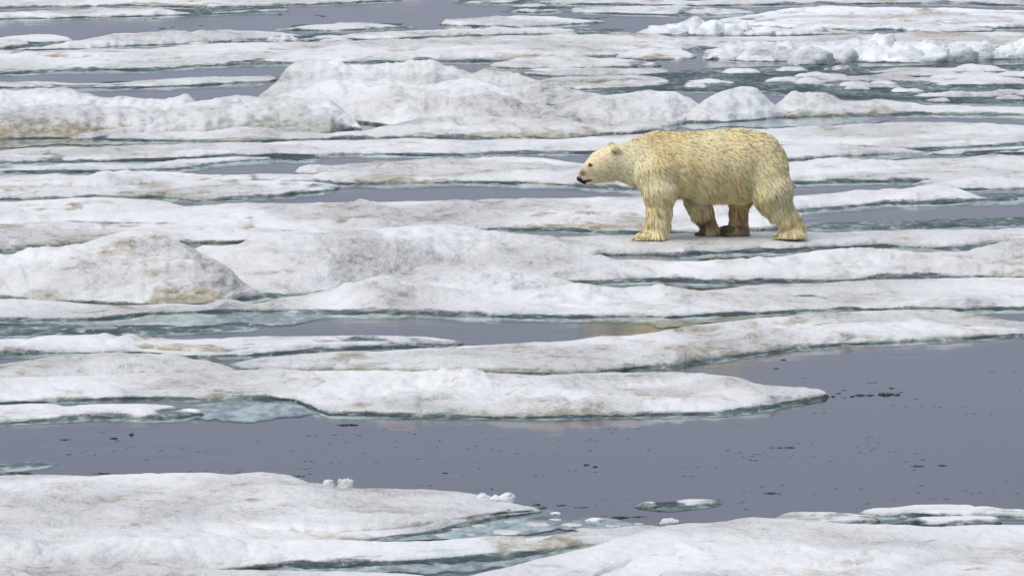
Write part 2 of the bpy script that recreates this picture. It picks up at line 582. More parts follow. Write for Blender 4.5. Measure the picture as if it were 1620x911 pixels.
def pool(label, top, bot):
    """Shallow melt water standing over submerged ice: a sheet just above the sea with an uneven rim."""
    FLOE_SEED[0] += 1
    T, B = pts(top), pts(bot)
    x0, x1 = max(T[0, 0], B[0, 0]), min(T[-1, 0], B[-1, 0])
    nc = max(8, int((x1 - x0) / 3))
    xs = np.linspace(x0, x1, nc)
    ty, by = np.interp(xs, T[:, 0], T[:, 1]), np.interp(xs, B[:, 0], B[:, 1])
    mid, half = (ty + by) / 2, (by - ty) / 2
    tp = np.sqrt(np.clip(np.minimum(xs - x0, x1 - xs) / 60, 0, 1))
    g = at(xs, mid)
    Q = np.stack([g[:, 0] * 2, g[:, 1] * 0.3, np.full(nc, FLOE_SEED[0] * 9.1)], -1)
    half = half * tp * np.clip(0.9 + 0.5 * fbm(Q, 4, 0.6), 0.1, 1.5)
    mid = mid + 2.0 * fbm(Q + 40, 3, 0.6)
    v = np.linspace(-1.25, 1.25, 15)[:, None]
    P = at(np.repeat(xs[None], 15, 0), mid[None] + half[None] * v, 0.0)
    P[..., 2] = 0.0045
    fade = (1 - sstep(0.55, 1.25, np.abs(v))) * np.clip(np.minimum(xs - x0, x1 - xs) / 70, 0, 1)[None]
    c = P.reshape(-1, 3).mean(0); c[2] = 0
    o = mesh_obj('melt_pool', P.reshape(-1, 3) - c, grid_faces(15, nc), POOL, None, {'fade': fade.ravel()})
    o.location = c
    return tag(o, label, 'melt pool')
# ------------------------------------------------------------------ the floes, nearest first
FL, RG, HM = 'ice floe', 'ice ridge', 'ice hummock'
floe('ice_floe', 'large snow-covered floe tongue in the left foreground pointing right into the grey lead', FL,
     '-140,756 0,752 70,750 150,752 200,750 260,748 330,747 375,751 400,756 450,758 500,763 530,768 560,773 605,772 680,776 750,782 790,793 830,802 860,808',
     '-140,862 300,862 450,860 560,855 620,851 690,842 740,829 800,818 860,809.5', foot=12, solid=0.25, footx=(560, 900), k=0.2, lump=0.095, dirt=0.16, flat=0.75)
floe('ice_floe', 'long low snow ridge above the green pool at the bottom of the picture', FL,
     '-140,826 0,832 200,835 300,843 420,855 560,855 650,858 700,856 770,850 840,849 900,846 950,838 1010,833 1070,834',
     '-140,925 300,912 450,893 560,893 650,889 750,882 850,874 900,868 960,862 1070,852', foot=22, solid=0.45, footx=(430, 960), k=0.35, dirt=0.36, blue=0.25, lump=0.095)
floe('ice_floe', 'snow bank in the bottom left corner below the long low ridge', FL,
     '-140,880 0,885 100,893 200,889 300,898 420,902 560,904 640,906 720,916', '-140,990 720,990', foot=0, k=0.25, dirt=0.12, flat=0.7)
floe('ice_floe', 'broad snowy floe filling the bottom right corner', FL,
     '690,925 780,904 830,891 870,881 930,868 980,852 1030,837 1080,829 1150,823 1190,818 1260,823 1330,828 1400,829 1480,833 1560,829 1620,831 1760,832',
     '690,990 1760,990', foot=0, k=0.13, swell=0.06, dirt=0.14, flat=0.7, lump=0.114)
floe('ice_floe', 'thin tan floe lying just behind the bottom right snow bank', FL,
     '1222,821 1250,813 1300,811 1340,814 1370,818 1394,823', '1222,826 1300,830 1394,826', foot=3, stain=0.7, k=0.4, dirt=0.75, flat=0.8, lump=0.02)
floe('ice_floe', 'small dark-rimmed floe with two snow lumps alone in the grey lead', FL,
     '1003,801 1025,795 1045,797 1062,795 1080,791 1110,790 1145,795', '1003,803 1060,806 1100,802 1145,797', foot=4, solid=0.7, k=0.5, dirt=0.1, lump=0.057, wet=0.22)
floe('ice_floe', 'broken snowy slab at the right edge of the grey lead', FL,
     '1355,813 1380,806 1410,805 1440,800 1480,799 1540,800 1545,806 1580,807 1640,809 1760,806', '1355,815 1400,817 1450,815 1500,817 1560,816 1620,818 1760,818', foot=8, solid=0.3, k=0.5, dirt=0.05, lump=0.057)
floe('ice_floe', 'small low snow-topped floe in front of the broken slab at right', FL,
     '1418,828 1440,822 1470,820 1500,818 1540,819 1585,824', '1418,829 1470,832 1540,831 1585,829', foot=4, solid=0.4, k=0.5, dirt=0.05, lump=0.02)

floe('ice_floe', 'low strip floe at the left edge along the far shore of the lead', FL,
     '-140,640 0,640 60,640 90,641 103,645 150,641 200,640 230,640 270,644 300,650 325,657', '-140,672 0,671 40,668 150,661 250,664 325,658', foot=6, solid=0.35, k=0.35, dirt=0.2)
floe('ice_floe', 'long floe across the middle ending in a ragged point in the grey lead', FL,
     '-140,600 0,598 100,594 242,590 330,588 432,584 560,586 607,584 700,587 780,590 860,593 950,588 1068,588 1118,590 1164,596 1178,599 1193,608 1232,612 1272,614 1290,618 1312,625',
     '-140,640 0,639 121,634 242,630 311,632 400,630 465,634 490,644 520,657 700,659 860,661 1039,657 1146,655 1204,648 1254,639 1312,629',
     foot=6, solid=0.75, k=0.38, dirt=0.22, lip=0.06,
     ridges=[('500,638 560,626 680,622 800,619 860,616 1000,615 1090,619 1150,616 1200,613 1240,616 1272,613 1290,618 1310,625', '500,655 700,658 860,660 1039,656 1146,654 1204,647 1254,638 1310,629', dict(k=0.45))])
floe('ice_floe', 'worn snow band at the left edge behind the long pointed floe', FL,
     '-140,580 0,577 60,572 100,563 200,562 283,569 340,577 378,582', '-140,604 378,594', foot=0, k=0.35, dirt=0.25)
floe('ice_floe', 'grooved ice band between the reflecting pond and the long pointed floe', FL,
     '340,582 400,569 474,561 530,557 607,556 681,551 760,549 830,549 900,553 960,560 1010,572', '340,584 400,586 520,588 620,587 700,590 780,590 860,593 940,590 1010,584',
     foot=5, solid=0.5, k=0.4, dirt=0.35, blue=0.2)
floe('ice_floe', 'low grey-white floe with a pointed tip on the near side of the still pond', FL,
     '-140,541 0,538 70,535 180,535 290,538 350,537 380,534 430,533 567,531 615,532 660,534 693,536 735,543', '-140,562 0,562 100,558 200,558 300,566 400,563 500,556 600,551 690,548 735,545',
     foot=9, solid=0.5, k=0.25, dirt=0.3)
floe('ice_floe', 'broad tilted floe on the right with a dark undercut edge along the open lead', FL,
     '675,553 770,547 826,543 900,539 955,532 1000,530 1060,521 1098,514 1158,508 1217,502 1264,498 1308,494 1375,492 1422,489 1505,490 1525,496 1565,502 1596,508 1620,510 1760,514',
     '675,561 760,578 860,584 980,583 1067,580 1098,573 1138,569 1178,563 1217,557 1257,551 1296,549 1343,545 1375,545 1454,541 1533,536 1620,530 1760,524',
     foot=6, solid=0.95, k=0.33, dirt=0.3, lip=0.06,
     ridges=[('840,566 920,560 1000,552 1080,546 1150,536 1220,527 1300,524 1370,524 1440,520', '840,583 980,582 1067,579 1098,572 1178,562 1257,550 1343,544 1440,541', dict(k=0.5))])
floe('slush_sheet', 'flat dark teal slush sheet at the left edge of the still pond', 'slush',
     '-140,508 0,509 120,512 230,513 330,514 420,516', '-140,534 0,531 120,530 230,529 330,524 420,518', foot=6, solid=0.3, k=0.12, wet=0.2, blue=0.4, dirt=0.3, lump=0.01, lip=0.01)

floe('ice_floe', 'wide snowy floe in mid picture with low humps in front of the still pond', FL,
     '-140,470 0,473 60,473 130,480 185,484 260,484 330,483 400,481 450,474 511,460 548,450 585,443 607,442 641,447 690,455 740,460 800,460 844,456 881,450 900,448 926,448 955,453 980,455 1020,452 1051,451 1083,455 1118,462 1158,465 1217,467 1300,470 1400,472 1500,470 1620,466 1760,465',
     '-140,505 0,507 150,505 230,497 330,494 400,492 560,495 659,495 770,501 980,502 1059,502 1138,498 1217,495 1276,491 1415,491 1525,490 1620,487 1760,485',
     foot=13, solid=0.2, k=0.5, dirt=0.16, blue=0.2)
floe('ice_ridge', 'low white ridge at right running to the picture edge below the bear', RG,
     '1085,466 1138,458 1178,453 1233,451 1296,449 1336,445 1395,442 1454,442 1553,439 1620,439 1760,437', '1085,468 1217,472 1400,477 1760,472', foot=0, k=0.4, dirt=0.12)
floe('ice_hummock', 'rough lumpy little hummock in the centre below the smooth white crest', HM,
     '595,445 630,441 696,424 733,417 778,414 807,422 833,430 867,436 900,446 922,450', '595,456 700,470 800,472 922,458', foot=0, k=0.55, dirt=0.12, lump=0.055, rough=1.6)
floe('ice_ridge', 'long ridge with a brown-stained hump below the bear on the right', RG,
     '615,424 659,409 696,400 733,396 793,392 826,395 881,401 937,406 980,411 1059,412 1098,413 1158,411 1217,407 1264,401 1296,395 1324,393 1375,392 1407,395 1454,398 1533,397 1573,393 1596,387 1620,383 1760,378',
     '615,440 700,444 800,444 860,445 900,446 960,446 1040,443 1138,447 1230,445 1320,445 1415,440 1494,438 1620,439 1760,438',
     foot=9, solid=0.75, footx=(880, 1500), k=0.5, dirt=0.2, blue=0.05)
floe('ice_hummock', 'smooth broad white hummock in the centre, left of the bear', HM,
     '270,396 300,389 335,387 380,386 397,372 411,366 425,366 449,370 511,368 548,365 593,361 659,355 715,354 744,359 770,363 826,369 881,375 919,380 1000,387 1062,396',
     '270,440 330,446 366,463 450,468 520,463 580,455 640,446 700,436 800,424 900,410 960,404 1062,402', foot=9, solid=0.5, footx=(330, 560), k=0.6, dirt=0.1, lump=0.030, rough=0.7)
floe('ice_hummock', 'rounded snowy hummock on the left with a darker brown right shoulder', HM,
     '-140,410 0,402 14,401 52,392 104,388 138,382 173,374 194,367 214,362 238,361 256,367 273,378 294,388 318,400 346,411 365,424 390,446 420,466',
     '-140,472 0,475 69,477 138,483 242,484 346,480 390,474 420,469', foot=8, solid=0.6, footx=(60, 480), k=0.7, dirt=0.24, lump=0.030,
     ridges=[('170,420 200,400 230,390 260,384 285,382 318,398 346,412 358,424 365,447', '170,477 242,483 346,478 365,471', dict(k=0.72, dirt=0.4, stain=0.22))])  # brown stain that also puts the shoulder's shading into the colour
BEAR_PLATEAU = 0.10
floe('ice_floe', 'flat snowy floe that the polar bear walks on', FL,
     '850,376 920,373 1000,371 1060,370 1138,368 1272,367 1316,368 1375,366 1494,363 1620,361 1760,358',
     '850,394 900,398 1000,402 1080,405 1098,401 1180,397 1260,395 1340,392 1400,390 1500,393 1620,385 1760,380', foot=14, solid=0.55, footx=(1060, 1640), k=0.3, plateau=BEAR_PLATEAU, swell=0.0, flat=0.97, lump=0.008, rough=0.6, dirt=0.08, lip=0.05)

floe('ice_floe', 'dirty grey ice band at left right behind the brown-shouldered hummock', FL,
     '-140,356 0,354 35,355 69,350 138,351 173,355 221,353 301,350 346,344 380,348 415,353 470,362 530,368', '-140,398 0,396 70,392 140,386 250,386 380,384 460,376 530,370',
     foot=7, solid=0.6, stain=0.35, k=0.4, dirt=0.42)
floe('ice_floe', 'long grey-white floe spanning from the left edge to behind the bear legs', FL,
     '-140,322 0,320 69,317 156,312 207,313 263,319 294,327 311,325 363,321 449,321 504,321 590,319 711,317 839,314 960,312 1050,312 1150,313 1270,320',
     '-140,358 0,358 221,356 400,372 600,374 700,371 780,364 900,363 960,368 1100,369 1270,360', foot=9, solid=0.6, footx=(740, 1100), k=0.3, dirt=0.24,
     ridges=[('470,354 580,340 642,333 711,331 815,333 918,334 1000,336 1080,342 1160,351', '470,372 600,373 700,370 780,363 900,362 960,367 1160,368', dict(k=0.4, dirt=0.3))])
floe('ice_floe', 'low humped floe right of the bear behind the pale blue pond', FL,
     '1120,316 1240,312 1310,309 1357,304 1428,300 1463,294 1489,294 1510,297 1536,307 1545,311 1570,315', '1120,333 1240,333 1263,333 1334,328 1404,321 1475,319 1545,317 1570,316', foot=12, solid=0.6, footx=(1230, 1640), k=0.4, dirt=0.15)
floe('slush_sheet', 'dark slush strip between the pale pond and the bear floe at right', 'slush',
     '1262,352 1340,350 1440,348 1540,345 1620,343 1760,340', '1262,363 1340,362 1440,361 1540,359 1620,356 1760,352', foot=3, solid=0.5, k=0.1, wet=0.5, dirt=0.1, lump=0.01, lip=0.01)
floe('ice_floe', 'tan-stained floe at left ending in the dark pools of the sky pond', FL,
     '-140,297 0,296 69,295 138,299 180,298 242,291 294,286 346,286 415,286 467,287 518,291 540,295', '-140,317 0,316 138,314 242,311 311,318 380,313 449,310 540,299', foot=9, solid=0.35, k=0.35, dirt=0.42)
floe('ice_ridge', 'long pale cream ridge left of the bear head behind the sky pond', RG,
     '330,286 400,279 469,278 538,274 594,271 659,266 711,269 746,271 780,269 842,267 874,273 918,277 960,276 1020,279 1150,284 1260,290', '330,288 469,291 560,291 660,290 740,288 800,290 870,292 950,297 1020,300 1150,300 1260,297', foot=11, solid=0.45, stain=0.2, k=0.45, dirt=0.3)
floe('ice_floe', 'thin worn strip floe at left between two dark leads', FL,
     '-140,280 0,279 86,277 138,279 166,275 214,271 263,272 287,275 311,278 380,277 449,277 490,275', '-140,298 0,298 138,300 242,294 350,289 490,288', foot=0, k=0.35, dirt=0.3)
floe('ice_floe', 'low grey floe left of the bear face in front of a dark lead', FL,
     '465,272 545,262 573,259 642,255 677,252 746,250 832,248 860,250 891,255 918,259 990,264 1180,268', '465,278 560,276 700,276 850,278 990,282 1180,282', foot=0, k=0.4, dirt=0.22)
floe('ice_floe', 'slim white strip at left above the narrow dark channels', FL,
     '-140,264 0,263 69,263 138,259 173,259 225,261 277,255 311,253 380,249 430,249', '-140,273 0,272 104,272 173,271 277,268 350,258 430,251', foot=10, solid=0.35, footx=(-140, 520), k=0.35, dirt=0.1)
floe('ice_floe', 'long white floe crossing the picture behind the bear and before the big hummock', FL,
     '-140,241 0,239 52,235 104,234 138,234 207,232 277,229 346,225 415,227 484,223 560,223 659,219 711,222 746,224 798,221 884,221 960,216 1000,214 1100,208 1240,202 1310,199 1404,194 1475,193 1545,195 1620,199 1760,203',
     '-140,259 0,258 104,256 207,254 256,253 346,248 415,246 560,244 700,245 800,243 930,241 1000,240 1240,234 1334,233 1440,238 1540,232 1620,228 1760,226', foot=8, solid=0.6, k=0.3, dirt=0.15,
     ridges=[('1200,231 1252,230 1310,230 1357,232 1404,236 1480,242', '1200,254 1252,253 1287,251 1357,247 1404,244 1480,243', dict(k=0.35))])
floe('ice_floe', 'thin strip of ice on the right edge between two teal channels', FL,
     '1455,243 1521,237 1568,235 1620,233 1760,232', '1455,246 1521,246 1620,243 1760,242', foot=6, solid=0.6, k=0.35, dirt=0.2)
floe('ice_floe', 'wide snowy floe just right of the bear rump', FL,
     '1100,262 1200,258 1249,257 1287,253 1345,254 1380,256 1418,255 1475,251 1545,247 1575,244 1620,246 1760,246', '1100,292 1200,291 1252,290 1334,288 1439,287 1500,290 1620,292 1760,292', foot=8, solid=0.75, k=0.3, dirt=0.14,
     ridges=[('1200,275 1252,271 1310,269 1380,272 1440,274 1490,280', '1200,290 1252,289 1334,287 1439,286 1490,284', dict(k=0.4))])
floe('ice_floe', 'small rounded lobe of ice at the right edge behind the humped floe', FL,
     '1425,297 1463,287 1498,281 1533,278 1580,281 1620,283 1760,284', '1425,298 1475,299 1521,301 1620,298 1760,297', foot=5, solid=0.7, k=0.4, dirt=0.15)

# ---- the big hummock field
floe('ice_ridge', 'low stained pressure ridge along the foot of the big background hummock', RG,
     '110,217 180,212 242,210 294,208 328,209 380,200 408,201 449,207 511,212 567,209 622,198 659,189 696,185 760,184 830,186 890,190 948,198 975,203',
     '110,220 242,223 400,224 511,222 585,219 733,219 881,219 948,215 975,212', foot=7, solid=0.6, stain=0.3, k=0.55, dirt=0.48, blue=0.05)
floe('ice_hummock', 'blocky bluish ice hummock at left centre with a steep right end', HM,
     '108,217 138,207 173,199 214,194 242,187 277,169 301,162 328,157 363,152 372,149 384,151 449,154 518,157 539,162 553,173 567,187 573,203',
     '108,219 242,216 400,211 518,212 573,208', foot=0, stain=0.2, k=0.72, dirt=0.26, blue=0.4, lump=0.055)
floe('ice_hummock', 'weathered stained ice hummock at the left picture edge', HM,
     '-140,150 -40,143 0,140 28,142 41,141 79,140 107,137 121,143 145,149 169,154 194,152 225,156 263,157 283,152 294,148 308,149 316,157 340,166',
     '-140,220 0,220 114,219 242,214 340,205', foot=6, solid=0.6, stain=0.25, k=0.7, dirt=0.34, lump=0.055)
floe('ice_hummock', 'cracked snowy mound in the middle of the big background hummock', HM,
     '395,154 440,148 474,139 533,126 563,124 593,128 611,123 637,128 667,136 696,130 733,123 763,128 785,135 807,143 844,163 874,167 918,152 960,151 1001,145 1041,143 1082,145 1120,151',
     '395,186 500,190 560,192 600,200 700,203 874,206 960,205 1060,200 1120,194', foot=8, solid=0.4, footx=(940, 1120), k=0.68, dirt=0.16, lump=0.055, blue=0.06,
     ridges=[('690,165 733,150 756,147 789,146 815,152 844,161 880,172 920,180 960,186', '690,196 760,200 850,206 960,206', dict(k=0.65)),
             ('955,205 993,191 1017,187 1041,195 1052,202', '955,210 1000,212 1052,206', dict(k=0.5, dirt=0.4))])
floe('ice_hummock', 'tallest ridge of the big background hummock with a leaning slab at its right', HM,
     '400,158 407,150 418,137 448,118 456,107 474,102 530,100 559,104 607,100 678,99 715,105 750,117 757,111 770,106 789,109 826,120 863,130 918,144 948,150 1000,158',
     '400,164 600,166 800,166 1000,165', foot=0, k=0.75, dirt=0.12, blue=0.3, lump=0.055,
     ridges=[('752,122 757,111 770,106 789,109 826,120 863,130 918,144 960,155', '752,150 790,158 850,168 900,168 960,166', dict(k=0.8, blue=0.2, lump=0.055))])
floe('ice_hummock', 'pale blue ice peak just above the bear back', HM,
     '1060,188 1100,168 1123,153 1135,145 1151,140 1165,138 1176,137 1188,140 1204,143 1217,155 1229,160 1250,172', '1060,196 1123,194 1225,190 1250,188', foot=9, solid=0.1, k=0.75, dirt=0.14, blue=0.5, lump=0.055)
floe('ice_ridge', 'cream ice ridge at right with a green waterline behind the bear', RG,
     '1212,172 1221,160 1237,149 1266,150 1306,152 1347,161 1388,157 1449,163 1461,167 1530,167 1620,171 1760,173', '1212,190 1327,184 1449,181 1620,182 1760,183', foot=8, solid=0.45, stain=0.3, k=0.62, dirt=0.4, blue=0.3)

# ---- beyond the hummocks
floe('ice_floe', 'thin white strip behind the left hummock below the long dark pond', FL,
     '-140,132 0,130 86,130 114,133 173,133 207,130 259,126 311,124 380,122 440,120', '-140,140 0,139 121,140 242,138 415,131 440,129', foot=9, solid=0.35, k=0.4, dirt=0.08)
floe('ice_floe', 'broad flat floe across the upper left with olive streaks', FL,
     '-140,82 0,80 69,81 138,78 242,78 294,71 346,69 449,67 560,66 585,65 696,61 807,57 1000,54 1090,56',
     '-140,120 0,117 104,112 242,111 311,105 398,102 560,99 770,97 950,92 1090,84', foot=7, solid=0.55, stain=0.25, k=0.22, dirt=0.4, flat=0.7)
floe('ice_floe', 'long low snow strip above the big hummock right of centre', FL,
     '772,104 800,98 826,93 863,91 930,93 1000,95 1048,103', '772,107 840,109 1000,108 1048,105', foot=4, solid=0.6, k=0.4, dirt=0.1)
floe('ice_floe', 'flat wet strip with a dark edge right behind the big hummock crest', FL,
     '822,115 850,109 870,108 940,109 1000,108 1060,111', '822,118 880,123 1000,120 1060,115', foot=4, solid=0.7, k=0.4, dirt=0.05)
floe('ice_floe', 'dull grey floe sheet peeping out behind the leaning slab', FL,
     '850,125 920,122 1000,120 1060,124', '850,138 920,142 1000,140 1060,136', foot=4, solid=0.5, stain=0.4, k=0.15, dirt=0.4)
floe('ice_floe', 'cream humped floe left of the white block ridge', FL,
     '970,91 1001,79 1050,77 1082,79 1103,89', '970,93 1030,96 1080,95 1103,92', foot=3, solid=0.2, k=0.5, dirt=0.35)
BLOCK_RIDGE = floe('ice_ridge', 'jagged white ridge of snow blocks at the upper right above dark brash', RG,
     '1115,95 1131,77 1164,69 1204,67 1245,65 1270,69 1306,67 1347,65 1359,59 1384,55 1404,57 1416,67 1449,69 1510,67 1539,73 1551,67 1567,71 1575,79 1596,71 1620,65 1760,66',
     '1115,96 1180,97 1245,98 1270,104 1347,100 1449,100 1530,96 1620,94 1760,94', foot=4, solid=0.4, k=0.78, dirt=0.0, blue=0.14, lump=0.12, rough=1.2, mat=FRESH)
floe('ice_floe', 'beige flat ice behind the white block ridge', FL,
     '940,62 1082,61 1164,59 1245,59 1306,57 1367,55 1449,51 1620,53 1760,53', '940,80 1082,80 1300,76 1620,76 1760,76', foot=3, stain=0.4, k=0.2, dirt=0.45)
SPIKE_RIDGE = floe('ice_ridge', 'crumbly white ridge with an upright snow spike at the upper right', RG,
     '998,54 1020,47 1041,41 1078,37 1090,29 1098,22 1105,25 1115,35 1135,33 1164,39 1172,32 1182,37 1188,43 1225,43 1253,47 1286,39 1298,39 1314,47 1362,52', '998,55 1082,57 1245,57 1362,54', foot=3, solid=0.5, k=0.75, dirt=0.02, lump=0.13, rough=1.3)
floe('ice_floe', 'wide dull floe at the upper right behind the snow spike', FL,
     '1130,34 1204,22 1245,14 1306,10 1367,12 1449,12 1530,14 1620,18 1760,20', '1130,40 1250,46 1367,49 1469,49 1620,45 1760,44', foot=3, stain=0.25, k=0.2, dirt=0.28, flat=0.7, mat=FRESH)
floe('ice_floe', 'small floe with a white cap on the far right below the wide dull floe', FL,
     '1450,52 1460,45 1480,41 1500,45 1540,43 1575,46', '1450,53 1500,52 1575,49', foot=3, k=0.5, dirt=0.0, lump=0.095)
floe('ice_floe', 'thin floe strip at the top edge right of centre', FL,
     '900,14 960,12 1082,11 1140,14 1210,20', '900,20 960,22 1100,26 1210,22', foot=3, k=0.2, dirt=0.2)
floe('ice_floe', 'topmost pale band along the upper right edge', FL,
     '850,2 960,0 1100,2 1250,-2 1400,-2 1620,2 1760,3', '850,6 960,8 1100,10 1250,8 1400,6 1620,9 1760,10', foot=3, k=0.3, dirt=0.25)
floe('ice_floe', 'small white slab at the left edge by the upper grey water', FL,
     '-140,56 0,60 21,57 69,55 104,59 118,64', '-140,68 0,68 60,69 118,66', foot=4, solid=0.6, k=0.5, dirt=0.05)
floe('ice_floe', 'rounded white slab end poking in at the upper left edge', FL,
     '-140,62 0,62 30,62 42,65 49,70', '-140,79 0,78 30,76 49,73', foot=3, solid=0.4, k=0.6, dirt=0.05)
floe('ice_floe', 'lumpy white strip across the upper left in front of dark brash', FL,
     '5,79 60,76 128,65 173,55 225,52 297,50 363,48 429,50 480,57', '5,80 60,80 142,78 173,74 277,71 346,66 432,62 480,60', foot=4, solid=0.6, k=0.5, dirt=0.05, lump=0.12, rough=1.6)
floe('ice_floe', 'flat white slab in the upper grey water left of centre', FL,
     '432,47 470,43 511,39 567,36 604,39 660,44', '432,49 511,49 600,47 660,45', foot=4, solid=0.6, k=0.45, dirt=0.02)
floe('ice_floe', 'long low snow strip with brash edges at the upper centre', FL,
     '520,62 567,53 622,50 700,48 770,46 859,44 920,50 1000,52', '520,64 600,63 696,58 859,54 1000,54', foot=4, solid=0.6, k=0.45, dirt=0.03, lump=0.1, rough=1.5)
floe('ice_floe', 'cream floe with a dark right tail in the upper centre water', FL,
     '694,39 704,35 752,30 826,26 881,28 911,31 960,34', '694,40 807,44 881,41 960,36', foot=3, solid=0.7, k=0.35, dirt=0.2)
floe('ice_floe', 'narrow long slab across the top left water ending in a square dark end', FL,
     '-140,24 0,21 69,17 159,14 242,17 311,21 380,17 459,14', '-140,32 0,31 138,28 277,25 459,18', foot=3, solid=0.7, k=0.45, dirt=0.3)
floe('ice_floe', 'topmost tan-streaked band along the upper left edge', FL,
     '-140,-16 0,-12 150,-8 300,-12 450,-14 640,-10', '-140,14 0,14 200,9 340,14 460,9 640,2', foot=4, solid=0.5, stain=0.35, k=0.3, dirt=0.45)
floe('ice_floe', 'small thin slab afloat at the top edge right of the upper pond', FL,
     '715,4 760,2 800,0 845,3', '715,6 760,7 845,5', foot=3, solid=0.7, k=0.5, dirt=0.05)
floe('ice_floe', 'little white slab near the top edge left of the cream floe', FL,
     '806,10 830,7 850,6 868,9', '806,12 840,13 868,11', foot=3, solid=0.7, k=0.5, dirt=0.02)
floe('ice_floe', 'thin grey slab sliver in the upper water above the cream floe', FL,
     '790,19 830,15 880,16 908,18', '790,20 850,21 908,19', foot=2, solid=0.7, k=0.4, dirt=0.1)
floe('ice_hummock', 'far ice bank beyond the top edge mirrored in the upper pond', HM,
     '-140,-32 100,-30 300,-42 420,-46 560,-40 700,-34 900,-40 1200,-36 1760,-34', '-140,-20 300,-16 700,-14 1200,-10 1760,-12', foot=0, k=0.6, dirt=0.2)

pool('shallow green melt pool at the bottom of the picture between two snow banks', '420,884 520,880 640,876 760,868 860,862 980,852', '420,906 520,908 640,908 760,906 840,894 980,860')
pool('pale turquoise pool right above the bear back under the blue peak', '1030,198 1100,191 1200,187 1300,184 1440,181', '1030,208 1100,207 1200,205 1300,203 1440,192')
pool('green pool at the foot of the brown-shouldered hummock', '320,476 380,468 450,462 540,456', '320,484 380,482 450,478 540,466')
pool('pale milky pool left of the still pond with dark slush patches', '60,508 160,500 280,494 400,492 540,494', '60,528 160,527 280,526 400,520 540,506')
pool('pale pool at the left end of the broad tilted floe', '1000,505 1040,504 1080,503 1180,499 1260,494', '1000,514 1040,521 1080,517 1180,507 1260,498')
pool('teal channel right of the bear rump between two snowy floes', '1270,250 1340,246 1420,243 1500,242 1570,240', '1270,255 1340,255 1420,256 1500,252 1570,245')
pool('small teal hollow pool in the left middle ice above the long pointed floe', '290,560 340,556 400,553 450,552', '290,570 340,570 400,569 450,562')
pool('thin teal pool along the back edge of the long pointed floe', '350,582 420,578 500,578 580,580', '350,590 420,590 500,589 580,587')
pool('pale shallow pool on the far shore of the grey lead at left', '270,644 330,638 400,634 480,636 530,648', '270,662 330,664 400,664 480,664 530,660')
pool('milky pool below the rump of the leftmost weathered hummock', '-140,221 0,222 100,222 240,225', '-140,235 0,236 100,232 240,228')
# ------------------------------------------------------------------ slush, brash and loose bits
pool('pale teal slush beside the tip of the left foreground floe', '560,852 640,848 700,840 760,828 820,816 880,813 950,820 1040,829', '560,858 640,855 760,853 860,850 940,843 1040,832')
floe('slush_sheet', 'dark slush patch at the left edge behind the foreground floe', 'slush',
     '-140,733 0,733 40,731 70,731 95,735', '-140,744 0,744 40,740 70,737 95,736', foot=5, solid=0.2, k=0.08, wet=0.5, dirt=0.0, blue=0.3, lump=0.01, lip=0.01)
floe('slush_sheet', 'wide dark slush field full of brash right of the big background hummock', 'slush',
     '940,122 1040,116 1130,106 1250,105 1400,104 1620,101 1760,101', '940,150 1040,143 1130,146 1240,150 1330,158 1400,160 1500,165 1620,168 1760,170', foot=4, solid=0.3, k=0.03, wet=0.42, dirt=0.0, lump=0.012, lip=0.01, rough=0.8)
rng = np.random.RandomState(5)
for i in range(46):
    y = 103 + 58 * rng.rand() ** 1.1
    xlo = 1060 + max(0, 150 - y) * 0.2 if y < 140 else 1230 + (y - 140) * 6
    x = xlo + (1700 - xlo) * rng.rand()
    w = 45 + 190 * rng.rand() ** 1.6
    h = 3.5 + 5.0 * rng.rand()
    T = ' '.join('%.1f,%.1f' % (x + w * f, y + (1 - a) * h + 1.2 * rng.randn() * a) for f, a in ((0, 0.1), (0.12, 0.55), (0.3, 0.9), (0.5, 1), (0.7, 0.85), (0.88, 0.5), (1, 0.1)))
    B = ' '.join('%.1f,%.1f' % (x + w * f, y + h + 0.8 + 0.8 * rng.rand() + (0.6 if 0.1 < f < 0.9 else 0)) for f in (0, 0.2, 0.5, 0.8, 1))
    floe('brash_ice', 'low white brash slab in the dark slush field right of the big hummock', 'brash ice', T, B, foot=2.5, solid=0.7, k=0.55, dirt=0.02, lump=0.12, rough=1.5,
         group='brash slabs in the slush field')
for i in range(16):
    y = 52 + 24 * rng.rand()
    x = (130 + 380 * rng.rand()) if i < 9 else (560 + 330 * rng.rand())
    if i >= 9:
        y = 44 + 14 * rng.rand()
    w = 22 + 60 * rng.rand(); h = 2 + 2.6 * rng.rand()
    T = ' '.join('%.1f,%.1f' % (x + w * f, y + (1 - a) * h) for f, a in ((0, 0.1), (0.2, 0.7), (0.5, 1), (0.8, 0.7), (1, 0.1)))
    B = ' '.join('%.1f,%.1f' % (x + w * f, y + h + 1 + 0.6 * rng.rand()) for f in (0, 0.5, 1))
    floe('brash_ice', 'small white brash slab in the upper left and centre channels', 'brash ice', T, B, foot=3, solid=0.8, k=0.55, dirt=0.0, lump=0.1,
         group='brash slabs in the upper channels')

import bmesh


